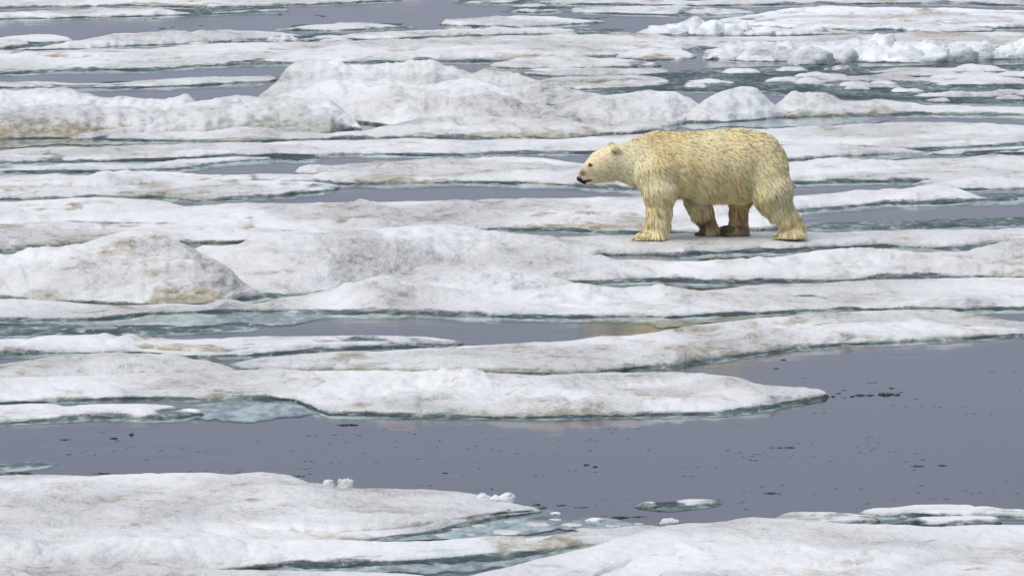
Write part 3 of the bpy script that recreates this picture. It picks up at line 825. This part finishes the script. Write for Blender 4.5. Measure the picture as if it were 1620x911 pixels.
def lump_mesh(sx, sy, sz, seed, sub=3, amp=0.22, freq=1.5):
    bm = bmesh.new()
    bmesh.ops.create_icosphere(bm, subdivisions=sub, radius=1.0)
    v = np.array([q.co[:] for q in bm.verts])
    f = np.array([[q.index for q in p.verts] for p in bm.faces])
    bm.free()
    rr_ = np.random.RandomState(int(seed * 10) % 100000)
    pn = rr_.normal(size=(9, 3)); pn /= np.linalg.norm(pn, axis=1)[:, None]
    pd = 0.75 + 0.4 * rr_.rand(9)
    cutr = np.min(np.where((v @ pn.T) > 0.05, pd / np.maximum(v @ pn.T, 0.05), 9), axis=1)
    r = (0.55 * np.minimum(cutr, 1.2) + 0.45) * (1 + amp * billow(v * freq + seed * 7.7, 4, 0.6))      # a broken block with worn faces
    if amp == 0:
        r = np.ones(len(v))
    v = v * r[:, None] * np.array([sx, sy, sz])
    return v, f


def chunk(name, label, cat, px, py, w, h, mat, z=0.0, n=1, group=None, seed=0, wetv=0.0, flatten=1.0):
    """A loose lump of ice, w x h photo pixels, its base at (px, py)."""
    c = at(px, py, z)
    m = c[1] / FPX
    V, F, k = [], [], 0
    rr = np.random.RandomState(seed + 11)
    for i in range(n):
        f = 1.0 if n == 1 else 0.45 + 0.4 * rr.rand()
        ox = 0 if n == 1 else (i / (n - 1) - 0.5) * w * 0.72
        v, fa = lump_mesh(w * m * 0.5 * (f if n == 1 else f * 0.8), w * m * 0.4 * f * flatten, h * m * 0.95 * f, seed + i * 3.1, 3 if (mat is not DARK and w > 20) else 2, 0.22, 1.5)
        v[:, 0] += ox * m
        v[:, 1] += rr.randn() * 0.05 * w * m
        v[:, 2] += h * m * 0.03 * f
        V.append(v); F.append(fa + k); k += len(v)
    V = np.concatenate(V); F = np.concatenate(F)
    A = {'dirt': np.zeros(len(V)), 'blue': np.zeros(len(V)), 'wet': np.full(len(V), wetv)}
    o = mesh_obj(name, V, F, mat, None, A)
    o.location = c
    return tag(o, label, cat, group)


chunk('snow_chunk', 'upright crumbly snow chunk on the back edge of the left foreground floe', 'snow chunk', 534, 774, 38, 22, FRESH, 0.06, 2, seed=2)
chunk('snow_chunk', 'white snow chunk near the tip of the left foreground floe', 'snow chunk', 784, 792, 54, 20, FRESH, 0.04, 3, seed=5)
chunk('snow_chunk', 'small pale ice lump behind the top of the bottom right floe', 'snow chunk', 1060, 828, 30, 9, FRESH, 0.0, 1, seed=9)
chunk('snow_chunk', 'low white lump in the slush left of the bottom right floe', 'snow chunk', 940, 824, 28, 5, FRESH, 0.0, 1, seed=14)
chunk('snow_chunk', 'tiny white lump at the far tip of the slush by the foreground tongue', 'snow chunk', 880, 813, 18, 4, FRESH, 0.0, 1, seed=17)
chunk('snow_chunk', 'heap of rounded snow lumps at the end of the upper left strip', 'snow chunk', 447, 66, 40, 12, FRESH, 0.0, 4, seed=28)
def ridge_block(root, x, y, w, h, seed, z=0.0):
    """A rounded snow block built into a ridge: a part of that ridge."""
    c = at(x, y, z); m = c[1] / FPX
    v, f = lump_mesh(w * m * 0.5, w * m * 0.6, h * m * 0.95, seed, 3, 0.26, 1.5)
    v = v + c + np.array([0, w * m * 0.5, 0]) - np.array(root.location)
    n = len(v)
    hi = fbm(v * 3, 2)
    mesh_obj('snow_block', v, f, FRESH, root, {'dirt': np.zeros(n), 'blue': np.clip(0.25 * sstep(0.25, 0.0, v[:, 2] + root.location[2]) + 0.1 * hi, 0, 1), 'wet': np.zeros(n)})


for i, (x, y, w, h) in enumerate([(1140, 94, 50, 16), (1168, 96, 56, 24), (1205, 97, 70, 27), (1246, 98, 60, 30), (1284, 103, 70, 28), (1322, 101, 66, 30), (1362, 96, 60, 36), (1394, 94, 62, 38),
                                  (1436, 100, 60, 27), (1474, 99, 70, 26), (1516, 97, 60, 25), (1556, 95, 44, 27), (1592, 94, 56, 22), (1634, 94, 60, 26)]):
    ridge_block(BLOCK_RIDGE, x, y, w, h, 60 + i)
for i, (x, y, w, h) in enumerate([(1040, 55, 50, 12), (1076, 56, 44, 18), (1100, 55, 24, 32), (1128, 57, 50, 22), (1160, 57, 40, 17), (1178, 56, 22, 22), (1215, 57, 50, 13), (1292, 55, 40, 15)]):
    ridge_block(SPIKE_RIDGE, x, y, w, h, 90 + i)
for i, (x, y, w, h) in enumerate([(720, 838, 20, 5), (760, 832, 26, 5), (808, 826, 18, 5), (850, 830, 34, 6), (700, 847, 24, 4), (800, 842, 40, 6), (905, 831, 30, 6), (880, 822, 16, 4),
                                  (970, 833, 22, 5), (1010, 829, 16, 4), (745, 846, 14, 4), (925, 838, 24, 5)]):
    chunk('slush_lump', 'small wet white lump in the teal slush beside the foreground tongue', 'slush lump', x, y, w * 1.2, h * 0.45, ICE, 0.0, 1, group='lumps in the foreground slush', seed=120 + i, flatten=1.6)
FRAG = {0: 'largest dark ice clump right of the ragged floe point', 1: 'flat dark ice clump between the ragged floe point and the largest clump',
        2: 'dark ice fragment alone below the long pointed floe, left of centre', 3: 'leftmost dark ice fragment in the middle of the grey lead',
        4: 'small round dark fragment near the leftmost one in the lead', 11: 'dark ice fragment just above the thin tan floe', 16: 'long dark fragment row beside the bottom right floe',
        20: 'thin dark ice streak in the middle right of the lead', 25: 'dark fragment row against the back edge of the left foreground floe', 28: 'dark fragment at the left picture edge behind the foreground floe',
        30: 'dark fragment under the edge of the broad tilted floe'}
for i, (x, y, w, h) in enumerate([(1408, 625, 34, 9), (1368, 626, 28, 6), (552, 673, 34, 6), (105, 696, 22, 5), (208, 688, 10, 5), (180, 694, 16, 4), (1410, 615, 10, 4),
                                  (1348, 628, 9, 4), (1318, 628, 10, 4), (1326, 623, 12, 3), (1334, 618, 12, 3), (1220, 781, 34, 6), (920, 803, 24, 6), (848, 799, 18, 5),
                                  (888, 800, 20, 5), (1010, 818, 30, 5), (960, 819, 60, 6), (1180, 806, 12, 3), (1452, 738, 26, 5), (1490, 737, 18, 4), (1236, 709, 44, 4),
                                  (705, 749, 14, 3), (778, 774, 6, 3), (928, 736, 12, 5), (942, 739, 10, 4), (466, 754, 40, 6), (432, 755, 18, 5), (160, 750, 34, 5), (30, 749, 40, 5),
                                  (1240, 570, 14, 3), (1096, 590, 20, 3), (1228, 584, 14, 3), (1270, 599, 12, 2)]):
    chunk('ice_fragment', FRAG.get(i, 'small dark wet ice fragment floating on the grey lead'), 'ice fragment', x, y, w * 0.85, h * 0.62, DARK, -0.004, 1 if w < 20 else 4, group='dark fragments on the lead', seed=40 + i, flatten=0.8)

# a scatter of specks too many and too small to count
rs = np.random.RandomState(3)
SV, SF, kk = [], [], 0
oct_v = np.array([(1, 0, 0), (0, 1, 0), (-1, 0, 0), (0, -1, 0), (0, 0, 1), (0.5, 0.5, 0.6), (-0.5, -0.4, 0.7)])
oct_f = np.array([(0, 5, 4), (0, 1, 5), (1, 4, 5), (1, 2, 4), (2, 6, 4), (2, 3, 6), (3, 4, 6), (3, 0, 4)])
for i in range(170):
    u = rs.rand()
    if u < 0.42:
        x, y = 560 + 1080 * rs.rand(), 668 + 130 * rs.rand()
    elif u < 0.62:
        x, y = -40 + 700 * rs.rand(), 676 + 74 * rs.rand()
    elif u < 0.80:
        x, y = 1150 + 480 * rs.rand(), 575 + 80 * rs.rand() ** 0.8
    elif u < 0.93:
        x, y = 1120 + 520 * rs.rand(), 690 + 115 * rs.rand()
    else:
        x, y = 200 + 700 * rs.rand(), 24 + 22 * rs.rand()
    if 1160 < x < 1320 and y < 660 or (x < 1180 and y < 664 and y > 100):
        continue
    for j in range(1 + rs.poisson(1.0 + 6.5 * rs.rand() ** 2)):
        px, py = x + rs.randn() * 24, y + rs.randn() * 0.9
        c = at(px, py, 0.0); m = c[1] / FPX
        L = (1.0 + 3.6 * rs.rand() ** 2.2) * m
        v = oct_v * (0.7 + 0.5 * rs.rand(*oct_v.shape)) * np.array([L * 1.7, L * (1.6 + rs.rand()), min(L * 0.4, 1.0 * m)])
        SV.append(v + c - np.array([0, 0, 0.002])); SF.append(oct_f + kk); kk += len(v)
sp = mesh_obj('ice_specks', np.concatenate(SV), np.concatenate(SF), DARK, smooth=False)
sp['kind'] = 'stuff'
sp['label'] = 'tiny dark ice specks scattered over the open grey water'
sp['category'] = 'ice specks'
# ------------------------------------------------------------------ the polar bear
# body laid out in units read off the side view: U = 1/580.8 m, X to the right, Y down from the paws' line at 774
U = 1 / 580.8


def bp_(X, Y, y):
    return np.array([(X - 830) * U, y, (774.4 - Y) * U])


def cone(P, a, b, ra, rb, ys=1.0):
    """distance to a tapered capsule whose section is ys times as wide (in y) as tall"""
    a = np.array(a, P.dtype); b = np.array(b, P.dtype)
    pa = P - a
    ba = b - a
    l2 = (ba ** 2).sum()
    h = np.clip((pa @ ba) / l2, 0, 1)
    d = pa - h[..., None] * ba
    d[..., 1] /= ys
    return (np.sqrt((d ** 2).sum(-1)) - (ra + (rb - ra) * h)) * min(1.0, ys ** 0.5)


def smin(a, b, k):
    h = np.clip(0.5 + 0.5 * (b - a) / k, 0, 1)
    return b + (a - b) * h - k * h * (1 - h)


NEAR, FAR = -0.20, 0.20
TRUNK = [  # X, Y centre, radius (units), width factor
    (395, 301, 106, 0.80), (470, 297, 128, 0.85), (560, 296, 168, 0.85), (650, 310, 184, 0.90), (800, 308, 184, 1.0),
    (950, 312, 198, 1.05), (1090, 310, 204, 1.02), (1200, 312, 186, 0.98), (1230, 335, 168, 0.98)]
HEAD = [(395, 303, 106, 0.85), (300, 302, 97, 0.98), (240, 318, 85, 0.95), (185, 350, 60, 0.85), (140, 384, 39, 0.85), (122, 397, 28, 0.9)]
LIMBS = [
    # near front
    ([(575, 360, 135, -0.13), (594, 460, 104, NEAR), (594, 560, 76, NEAR), (587, 640, 67, NEAR), (577, 700, 62, NEAR - .005), (562, 742, 48, NEAR - .01)], 0.85),
    ([(572, 738, 42, NEAR - .01), (505, 752, 32, NEAR - .015), (446, 768, 19, NEAR - .02)], 1.9),
    # near hind
    ([(1250, 380, 145, -0.15), (1290, 470, 124, NEAR), (1328, 555, 86, NEAR), (1376, 630, 66, NEAR), (1418, 690, 56, NEAR), (1436, 728, 43, NEAR)], 0.85),
    ([(1440, 732, 41, NEAR), (1385, 748, 31, NEAR), (1325, 758, 18, NEAR)], 1.8),
    # far front, paw just lifting
    ([(835, 420, 105, 0.12), (856, 525, 80, FAR), (878, 600, 66, FAR), (902, 655, 50, FAR), (930, 704, 36, FAR)], 0.85),
    ([(930, 705, 35, FAR), (912, 738, 30, FAR), (874, 761, 18, FAR)], 1.8),
    # far hind, paw forward
    ([(1150, 420, 130, 0.12), (1120, 530, 70, FAR), (1114, 600, 52, FAR), (1112, 670, 47, FAR), (1122, 725, 42, FAR)], 0.9),
    ([(1118, 733, 38, FAR), (1050, 744, 32, FAR), (988, 750, 20, FAR)], 1.8),
]


def bear_sdf(P):
    d = None
    for i in range(len(TRUNK) - 1):
        A, B = TRUNK[i], TRUNK[i + 1]
        c = cone(P, bp_(A[0], A[1], 0), bp_(B[0], B[1], 0), A[2] * U, B[2] * U, (A[3] + B[3]) / 2)
        d = c if d is None else smin(d, c, 0.05)
    hd = None
    for i in range(len(HEAD) - 1):
        A, B = HEAD[i], HEAD[i + 1]
        c = cone(P, bp_(A[0], A[1], -0.015 * i), bp_(B[0], B[1], -0.015 * (i + 1)), A[2] * U, B[2] * U, (A[3] + B[3]) / 2)
        hd = c if hd is None else smin(hd, c, 0.03)
    # jaw
    c = cone(P, bp_(270, 365, -0.03), bp_(150, 414, -0.06), 52 * U, 22 * U, 0.9)
    hd = smin(hd, c, 0.03)
    d = smin(d, hd, 0.06)
    for chain, ys in LIMBS:
        lb = None
        for i in range(len(chain) - 1):
            A, B = chain[i], chain[i + 1]
            c = cone(P, bp_(A[0], A[1], A[3]), bp_(B[0], B[1], B[3]), A[2] * U, B[2] * U, ys)
            lb = c if lb is None else smin(lb, c, 0.03)
        d = smin(d, lb, 0.05)
    # belly sag, shoulder blade and hump
    d = smin(d, cone(P, bp_(860, 400, 0), bp_(1060, 405, 0), 118 * U, 122 * U, 1.2), 0.08)
    d = smin(d, cone(P, bp_(585, 180, -0.10), bp_(610, 330, -0.20), 62 * U, 82 * U, 0.8), 0.07)
    # ears
    for sy, ex, ey in ((-1, 318, 226), (1, 312, 216)):
        d = smin(d, cone(P, bp_(322, 240, sy * 0.105), bp_(ex, ey - 6, sy * 0.15), 24 * U, 25 * U, 0.6), 0.012)
    # flatten the soles on the snow
    d = np.maximum(d, -(P[..., 2] - 0.0))
    # mouth slit and ear hollow
    d = np.maximum(d, -cone(P, bp_(105, 424, -0.14), bp_(188, 405, -0.14), 4.0 * U, 3.0 * U, 9.0))
    d = np.maximum(d, -cone(P, bp_(314, 232, -0.165), bp_(316, 240, -0.165), 10 * U, 9 * U, 1.4))
    return d


def surface_nets(f, lo, h, shape):
    ax = [lo[i] + h * np.arange(shape[i]) for i in range(3)]
    Fv = np.empty(shape, np.float32)
    for i in range(0, shape[0], 12):
        g = np.stack(np.meshgrid(ax[0][i:i + 12], ax[1], ax[2], indexing='ij'), -1).astype(np.float32)
        Fv[i:i + 12] = f(g)
    S = Fv < 0
    n = [s - 1 for s in shape]
    corners = [(a, b, c) for a in (0, 1) for b in (0, 1) for c in (0, 1)]
    cnt = sum(S[a:a + n[0], b:b + n[1], c:c + n[2]].astype(np.int8) for a, b, c in corners)
    act = (cnt > 0) & (cnt < 8)
    idx = -np.ones(n, np.int64)
    cells = np.argwhere(act)
    idx[act] = np.arange(len(cells))
    acc = np.zeros((len(cells), 3)); num = np.zeros(len(cells))
    for a in corners:
        for dim in range(3):
            if a[dim]:
                continue
            b = list(a); b[dim] = 1
            va = Fv[cells[:, 0] + a[0], cells[:, 1] + a[1], cells[:, 2] + a[2]]
            vb = Fv[cells[:, 0] + b[0], cells[:, 1] + b[1], cells[:, 2] + b[2]]
            x = (va < 0) != (vb < 0)
            t = va / np.where(x, va - vb, 1)
            pos = np.repeat(np.array(a, float)[None], len(cells), 0)
            pos[:, dim] = t
            acc[x] += pos[x]; num[x] += 1
    V = lo + h * (cells + acc / num[:, None])
    faces = []
    for dim in range(3):
        o1, o2 = [(1, 2), (2, 0), (0, 1)][dim]
        sl0 = [slice(1, n[i]) for i in range(3)]; sl1 = [slice(1, n[i]) for i in range(3)]
        sl0[dim] = slice(0, n[dim]); sl1[dim] = slice(1, n[dim] + 1)
        a, b = S[tuple(sl0)], S[tuple(sl1)]
        e = np.argwhere(a != b)
        off = np.array([1, 1, 1]); off[dim] = 0
        c = e + off
        flip = a[tuple(e.T)]
        d1 = np.zeros(3, int); d1[o1] = 1
        d2 = np.zeros(3, int); d2[o2] = 1
        q = np.stack([idx[tuple((c - d1 - d2).T)], idx[tuple((c - d2).T)], idx[tuple(c.T)], idx[tuple((c - d1).T)]], 1)
        q[~flip] = q[~flip][:, ::-1]
        faces.append(q)
    return V, np.concatenate(faces)


def make_fur_mat(name, rough=0.75):
    m, t, b = nodes_of(name)
    n = N(t, 'ShaderNodeAttribute', attribute_name='fur_col')
    t.links.new(n.outputs['Color'], b.inputs['Base Color'])
    b.inputs['Roughness'].default_value = rough
    b.inputs['Specular IOR Level'].default_value = 0.2
    return m


FUR, SKIN = make_fur_mat('bear_fur'), make_fur_mat('bear_underfur', 0.85)
LO = np.array([-1.36, -0.52, -0.03])
HB = 0.0125
SH = (int(2.62 / HB), int(1.04 / HB), int(1.28 / HB))
BV, BF = surface_nets(bear_sdf, LO, HB, SH)


def sdf_normal(p):
    e = 0.006
    g = np.stack([bear_sdf(p + np.eye(3)[i] * e) - bear_sdf(p - np.eye(3)[i] * e) for i in range(3)], -1)
    return g / np.maximum(np.linalg.norm(g, axis=1), 1e-9)[:, None]


def spot(p, X, Y, r, sx=1.0):
    q = bp_(X, Y, 0)
    return np.exp(-(((p[:, 0] - q[0]) / (r * U * sx)) ** 2 + ((p[:, 2] - q[2]) / (r * U)) ** 2))


def fur_colour(p):
    c1 = np.array([0.90, 0.725, 0.42]); c2 = np.array([0.87, 0.665, 0.34]); c3 = np.array([0.92, 0.78, 0.52])
    n = fbm(p * np.array([2.2, 2.2, 2.6]) + 3, 3)
    n2 = fbm(p * 9 + 8, 2)
    c = c1 + (c2 - c1) * sstep(-0.1, 0.7, n + 0.3 * n2)[:, None]
    c = c + (c3 - c) * (sstep(0.0, 0.7, -n + 0.3 * n2) * 0.8)[:, None]
    hd = sstep(-0.62, -1.05, p[:, 0])                       # paler face
    c = c + (np.array([0.85, 0.74, 0.50]) - c) * (hd * 0.45)[:, None]
    # muddy far paws and lower legs
    far = sstep(0.02, 0.12, p[:, 1])
    mud = np.clip(far * (1.0 * sstep(0.27, 0.08, p[:, 2]) * sstep(-0.2, 0.5, n2 + 0.45) + 0.5 * spot(p, 1110, 600, 60) + 0.7 * spot(p, 880, 650, 40, 2)), 0, 0.92) * (0.88 + 0.12 * sstep(0.0, 0.4, n2))
    c = c + (np.array([0.10, 0.065, 0.035]) - c) * mud[:, None]
    sole = 0.75 * sstep(0.035, 0.012, p[:, 2])
    c = c + (np.array([0.10, 0.075, 0.04]) - c) * sole[:, None]
    # brown bridge of the muzzle
    br = np.clip(0.9 * spot(p, 122, 366, 26) + 0.35 * spot(p, 165, 345, 34), 0, 0.9)
    c = c + (np.array([0.12, 0.06, 0.03]) - c) * br[:, None]
    return np.clip(c, 0.01, 1)


def black_marks(p):
    n = fbm(p * 40 + 4, 2)
    side = sstep(0.02, -0.02, p[:, 1])
    b = 1.3 * spot(p, 104, 402, 17) + 1.1 * spot(p, 128, 424, 15, 1.6) + 0.95 * spot(p, 165, 411, 9, 2.6)
    b = b + side * (1.1 * spot(p, 176, 314, 8, 1.5) + 0.9 * spot(p, 165, 320, 5, 2) + 0.95 * spot(p, 316, 238, 16, 0.8))
    scr = sstep(0.25, 0.55, n) * side
    b = b + scr * (0.9 * spot(p, 228, 250, 18) + 0.8 * spot(p, 262, 296, 16, 1.6) + 0.55 * spot(p, 300, 330, 45) + 0.7 * spot(p, 635, 205, 26, 0.6) + 0.5 * spot(p, 500, 165, 40))
    return np.clip(sstep(0.25, 0.8, b), 0, 1)


BLACK = np.array([0.012, 0.011, 0.011])
BC = fur_colour(BV) * (0.82 + 0.12 * sstep(-0.80, -0.95, BV[:, 0]) * sstep(0.5, 0.6, BV[:, 2]))[:, None]
BC *= (1 + 0.35 * fbm(BV * np.array([22, 40, 60]) + 5, 3, 0.6))[:, None]
bk = black_marks(BV)
BC = BC + (BLACK - BC) * bk[:, None]

# roots for the coat, spread evenly over the skin
rf = np.random.RandomState(21)
tri = np.concatenate([BF[:, [0, 1, 2]], BF[:, [0, 2, 3]]])
ar = np.linalg.norm(np.cross(BV[tri[:, 1]] - BV[tri[:, 0]], BV[tri[:, 2]] - BV[tri[:, 0]]), axis=1)
NS = 120000
ch = rf.choice(len(tri), NS, p=ar / ar.sum())
u = rf.rand(NS, 2); fl = u.sum(1) > 1; u[fl] = 1 - u[fl]
R = BV[tri[ch, 0]] + u[:, :1] * (BV[tri[ch, 1]] - BV[tri[ch, 0]]) + u[:, 1:] * (BV[tri[ch, 2]] - BV[tri[ch, 0]])
keep = R[:, 2] > 0.012
R = R[keep]
NRM = sdf_normal(R)
x, y, z = R[:, 0], R[:, 1], R[:, 2]
down = 0.25 + 1.5 * sstep(1.05, 0.40, z)
back = 1.0 - 0.75 * sstep(0.62, 0.30, z)
neck = sstep(-0.82, -0.62, x) * sstep(-0.36, -0.55, x) * sstep(1.02, 0.85, z)
down = down + 0.9 * neck
headm = sstep(-0.70, -0.98, x) * sstep(0.5, 0.6, z)
down = down * (1 - headm) + 0.12 * headm
back = back * (1 - headm) + 1.0 * headm
paw = sstep(0.11, 0.05, z)
hindf = sstep(0.75, 0.9, x) * sstep(0.3, 0.15, z)
flow = np.stack([back * (1 - paw) - 0.7 * paw + 0.3 * hindf, 0.0 * x, -down * (1 - 0.55 * paw)], -1)
SMF = flow / np.linalg.norm(flow, axis=1)[:, None]
CL = fbm(R * 14 + 2, 2)[:, None] * np.array([[1.0, 0, 0.3]]) + fbm(R * 14 + 90, 2)[:, None] * np.array([[0.2, 0, 1.0]])
flow = flow + 0.5 * CL + 0.10 * rf.randn(*R.shape)
flow -= (flow * NRM).sum(1)[:, None] * NRM
flow /= np.maximum(np.linalg.norm(flow, axis=1), 1e-6)[:, None]
LEN = 0.054 + 0.028 * sstep(0.95, 0.5, z)
legm = sstep(0.42, 0.30, z)
LEN = LEN * (1 + 0.15 * legm)
belly = sstep(-0.2, -0.7, NRM[:, 2]) * sstep(0.25, 0.35, z)
LEN = LEN * (1 + 0.7 * belly)
backleg = legm * sstep(0.2, 0.8, NRM[:, 0]) * sstep(0.08, 0.14, z)
LEN = LEN * (1 + 0.2 * backleg)
LEN = LEN * (1 - headm * (0.36 + 0.34 * sstep(-0.95, -1.12, x)))
LEN = LEN * (1 - 0.55 * paw) * (0.7 + 0.6 * rf.rand(len(x)))
LEN *= 1 - 0.85 * black_marks(R)
muz = sstep(-1.10, -1.17, x)
LEN *= 1 - 0.6 * muz
lift = (0.14 + 0.18 * rf.rand(len(x))) * (1 - 0.1 * headm) + 0.06 * legm
side = np.cross(NRM, flow)
WID = (0.0021 + 0.0018 * rf.rand(len(x))) * (1 - 0.45 * headm)
prof_w = [0.75, 1.0, 0.75, 0.0]
rows = []
grav = np.array([0, 0, -1.0])
for i, s in enumerate((0.0, 0.34, 0.7, 1.0)):
    c = R + flow * (LEN * s)[:, None] + NRM * (LEN * lift * (s - 0.45 * s * s) - 0.002)[:, None] + grav * (LEN * 0.16 * s * s)[:, None]
    tw = side + NRM * (0.5 * rf.randn(len(x)))[:, None]
    rows.append((c - tw * (WID * prof_w[i])[:, None], c + tw * (WID * prof_w[i])[:, None]))
m_ = len(R)
FV = np.stack([rows[0][0], rows[0][1], rows[1][0], rows[1][1], rows[2][0], rows[2][1], rows[3][0]], 1)
FV[..., 2] = np.maximum(FV[..., 2], 0.002)
base = (np.arange(m_) * 7)[:, None]
tr = np.array([(0, 1, 3), (0, 3, 2), (2, 3, 5), (2, 5, 4), (4, 5, 6)])
FF = (base[:, None, :] + tr[None]).reshape(-1, 3)
fc = fur_colour(R)
al = (R * SMF).sum(1)
ST = fbm(R * 62 - SMF * (al * 52)[:, None], 3, 0.65)
tone = 1.05 + 0.10 * CL[:, 2] + 0.07 * rf.randn(m_) + 0.12 * sstep(0.0, -0.6, ST)
tone *= 1 - 0.56 * sstep(0.10, 0.6, ST) * (1 - 0.35 * headm)
dark = rf.rand(m_) < 0.025
tone = np.where(dark, tone * (0.35 + 0.3 * rf.rand(m_)), tone)
fc = np.clip(fc * tone[:, None], 0.01, 0.93)
bm_ = black_marks(R)
fc = fc + (BLACK - fc) * bm_[:, None]
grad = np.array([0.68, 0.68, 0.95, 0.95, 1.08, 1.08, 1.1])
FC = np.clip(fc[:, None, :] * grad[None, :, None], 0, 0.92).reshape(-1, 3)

bear_at = at(1100.0, 376.5, BEAR_PLATEAU - 0.010)
bear = empty('polar_bear', tuple(bear_at))
bear.rotation_euler = (0, 0, math.radians(5))
tag(bear, 'cream polar bear walking left across the ice with its head held low', 'polar bear')
mesh_obj('body', BV, BF, SKIN, bear, {'fur_col': BC})
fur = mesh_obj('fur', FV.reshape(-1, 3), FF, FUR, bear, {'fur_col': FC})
fur['kind'] = 'stuff'


def gloss(name, colr, rough):
    m, t, b = nodes_of(name)
    geo = N(t, 'ShaderNodeNewGeometry').outputs['Position']
    c = mixc(t, ramp(t, noise(t, geo, 60.0, 2), 0.3, 0.7), colr, tuple(q * 1.8 for q in colr))
    t.links.new(c, b.inputs['Base Color'])
    b.inputs['Roughness'].default_value = rough
    return m


EYE, CLAW, NOSE = gloss('bear_eye', (0.006, 0.005, 0.004), 0.12), gloss('bear_claw', (0.025, 0.02, 0.016), 0.4), gloss('bear_nose', (0.010, 0.010, 0.011), 0.4)


def snap(p):          # move a point on to the skin
    p = np.array(p, float)[None]
    for _ in range(6):
        p = p - sdf_normal(p) * bear_sdf(p)[:, None]
    return p[0]


for sy in (-1, 1):
    c = snap(bp_(176, 314, sy * 0.10))
    v, f = lump_mesh(0.015, 0.010, 0.011, 3, 2, 0.0)
    mesh_obj('eye', v + c, f, EYE, bear)
v, f = lump_mesh(0.030, 0.040, 0.026, 6, 2, 0.10)
mesh_obj('nose', v + bp_(106, 399, -0.078), f, NOSE, bear)
for (X, Y, yy, n) in ((452, 770, NEAR - .02, 5), (330, 0, 0, 0), (1330, 760, NEAR, 5), (872, 762, FAR, 5), (988, 753, FAR, 5)):
    for i in range(n):
        t_ = (i - 2) / 2
        a = bp_(X + 10 * abs(t_) - 14, Y - 6, yy + t_ * 0.058)
        v = []
        for s, r in ((0, 0.0075), (0.5, 0.0055), (1.0, 0.0008)):
            for q in range(6):
                an = q * math.pi / 3
                v.append((a[0] - 0.045 * s, a[1] + r * math.cos(an), max(0.002, a[2] + 0.006 * math.sin(s * 2.2) - 0.020 * s * s + r * math.sin(an))))
        f = [(k * 6 + q, k * 6 + (q + 1) % 6, k * 6 + 6 + (q + 1) % 6, k * 6 + 6 + q) for k in (0, 1) for q in range(6)]
        mesh_obj('claw', v, f, CLAW, bear)
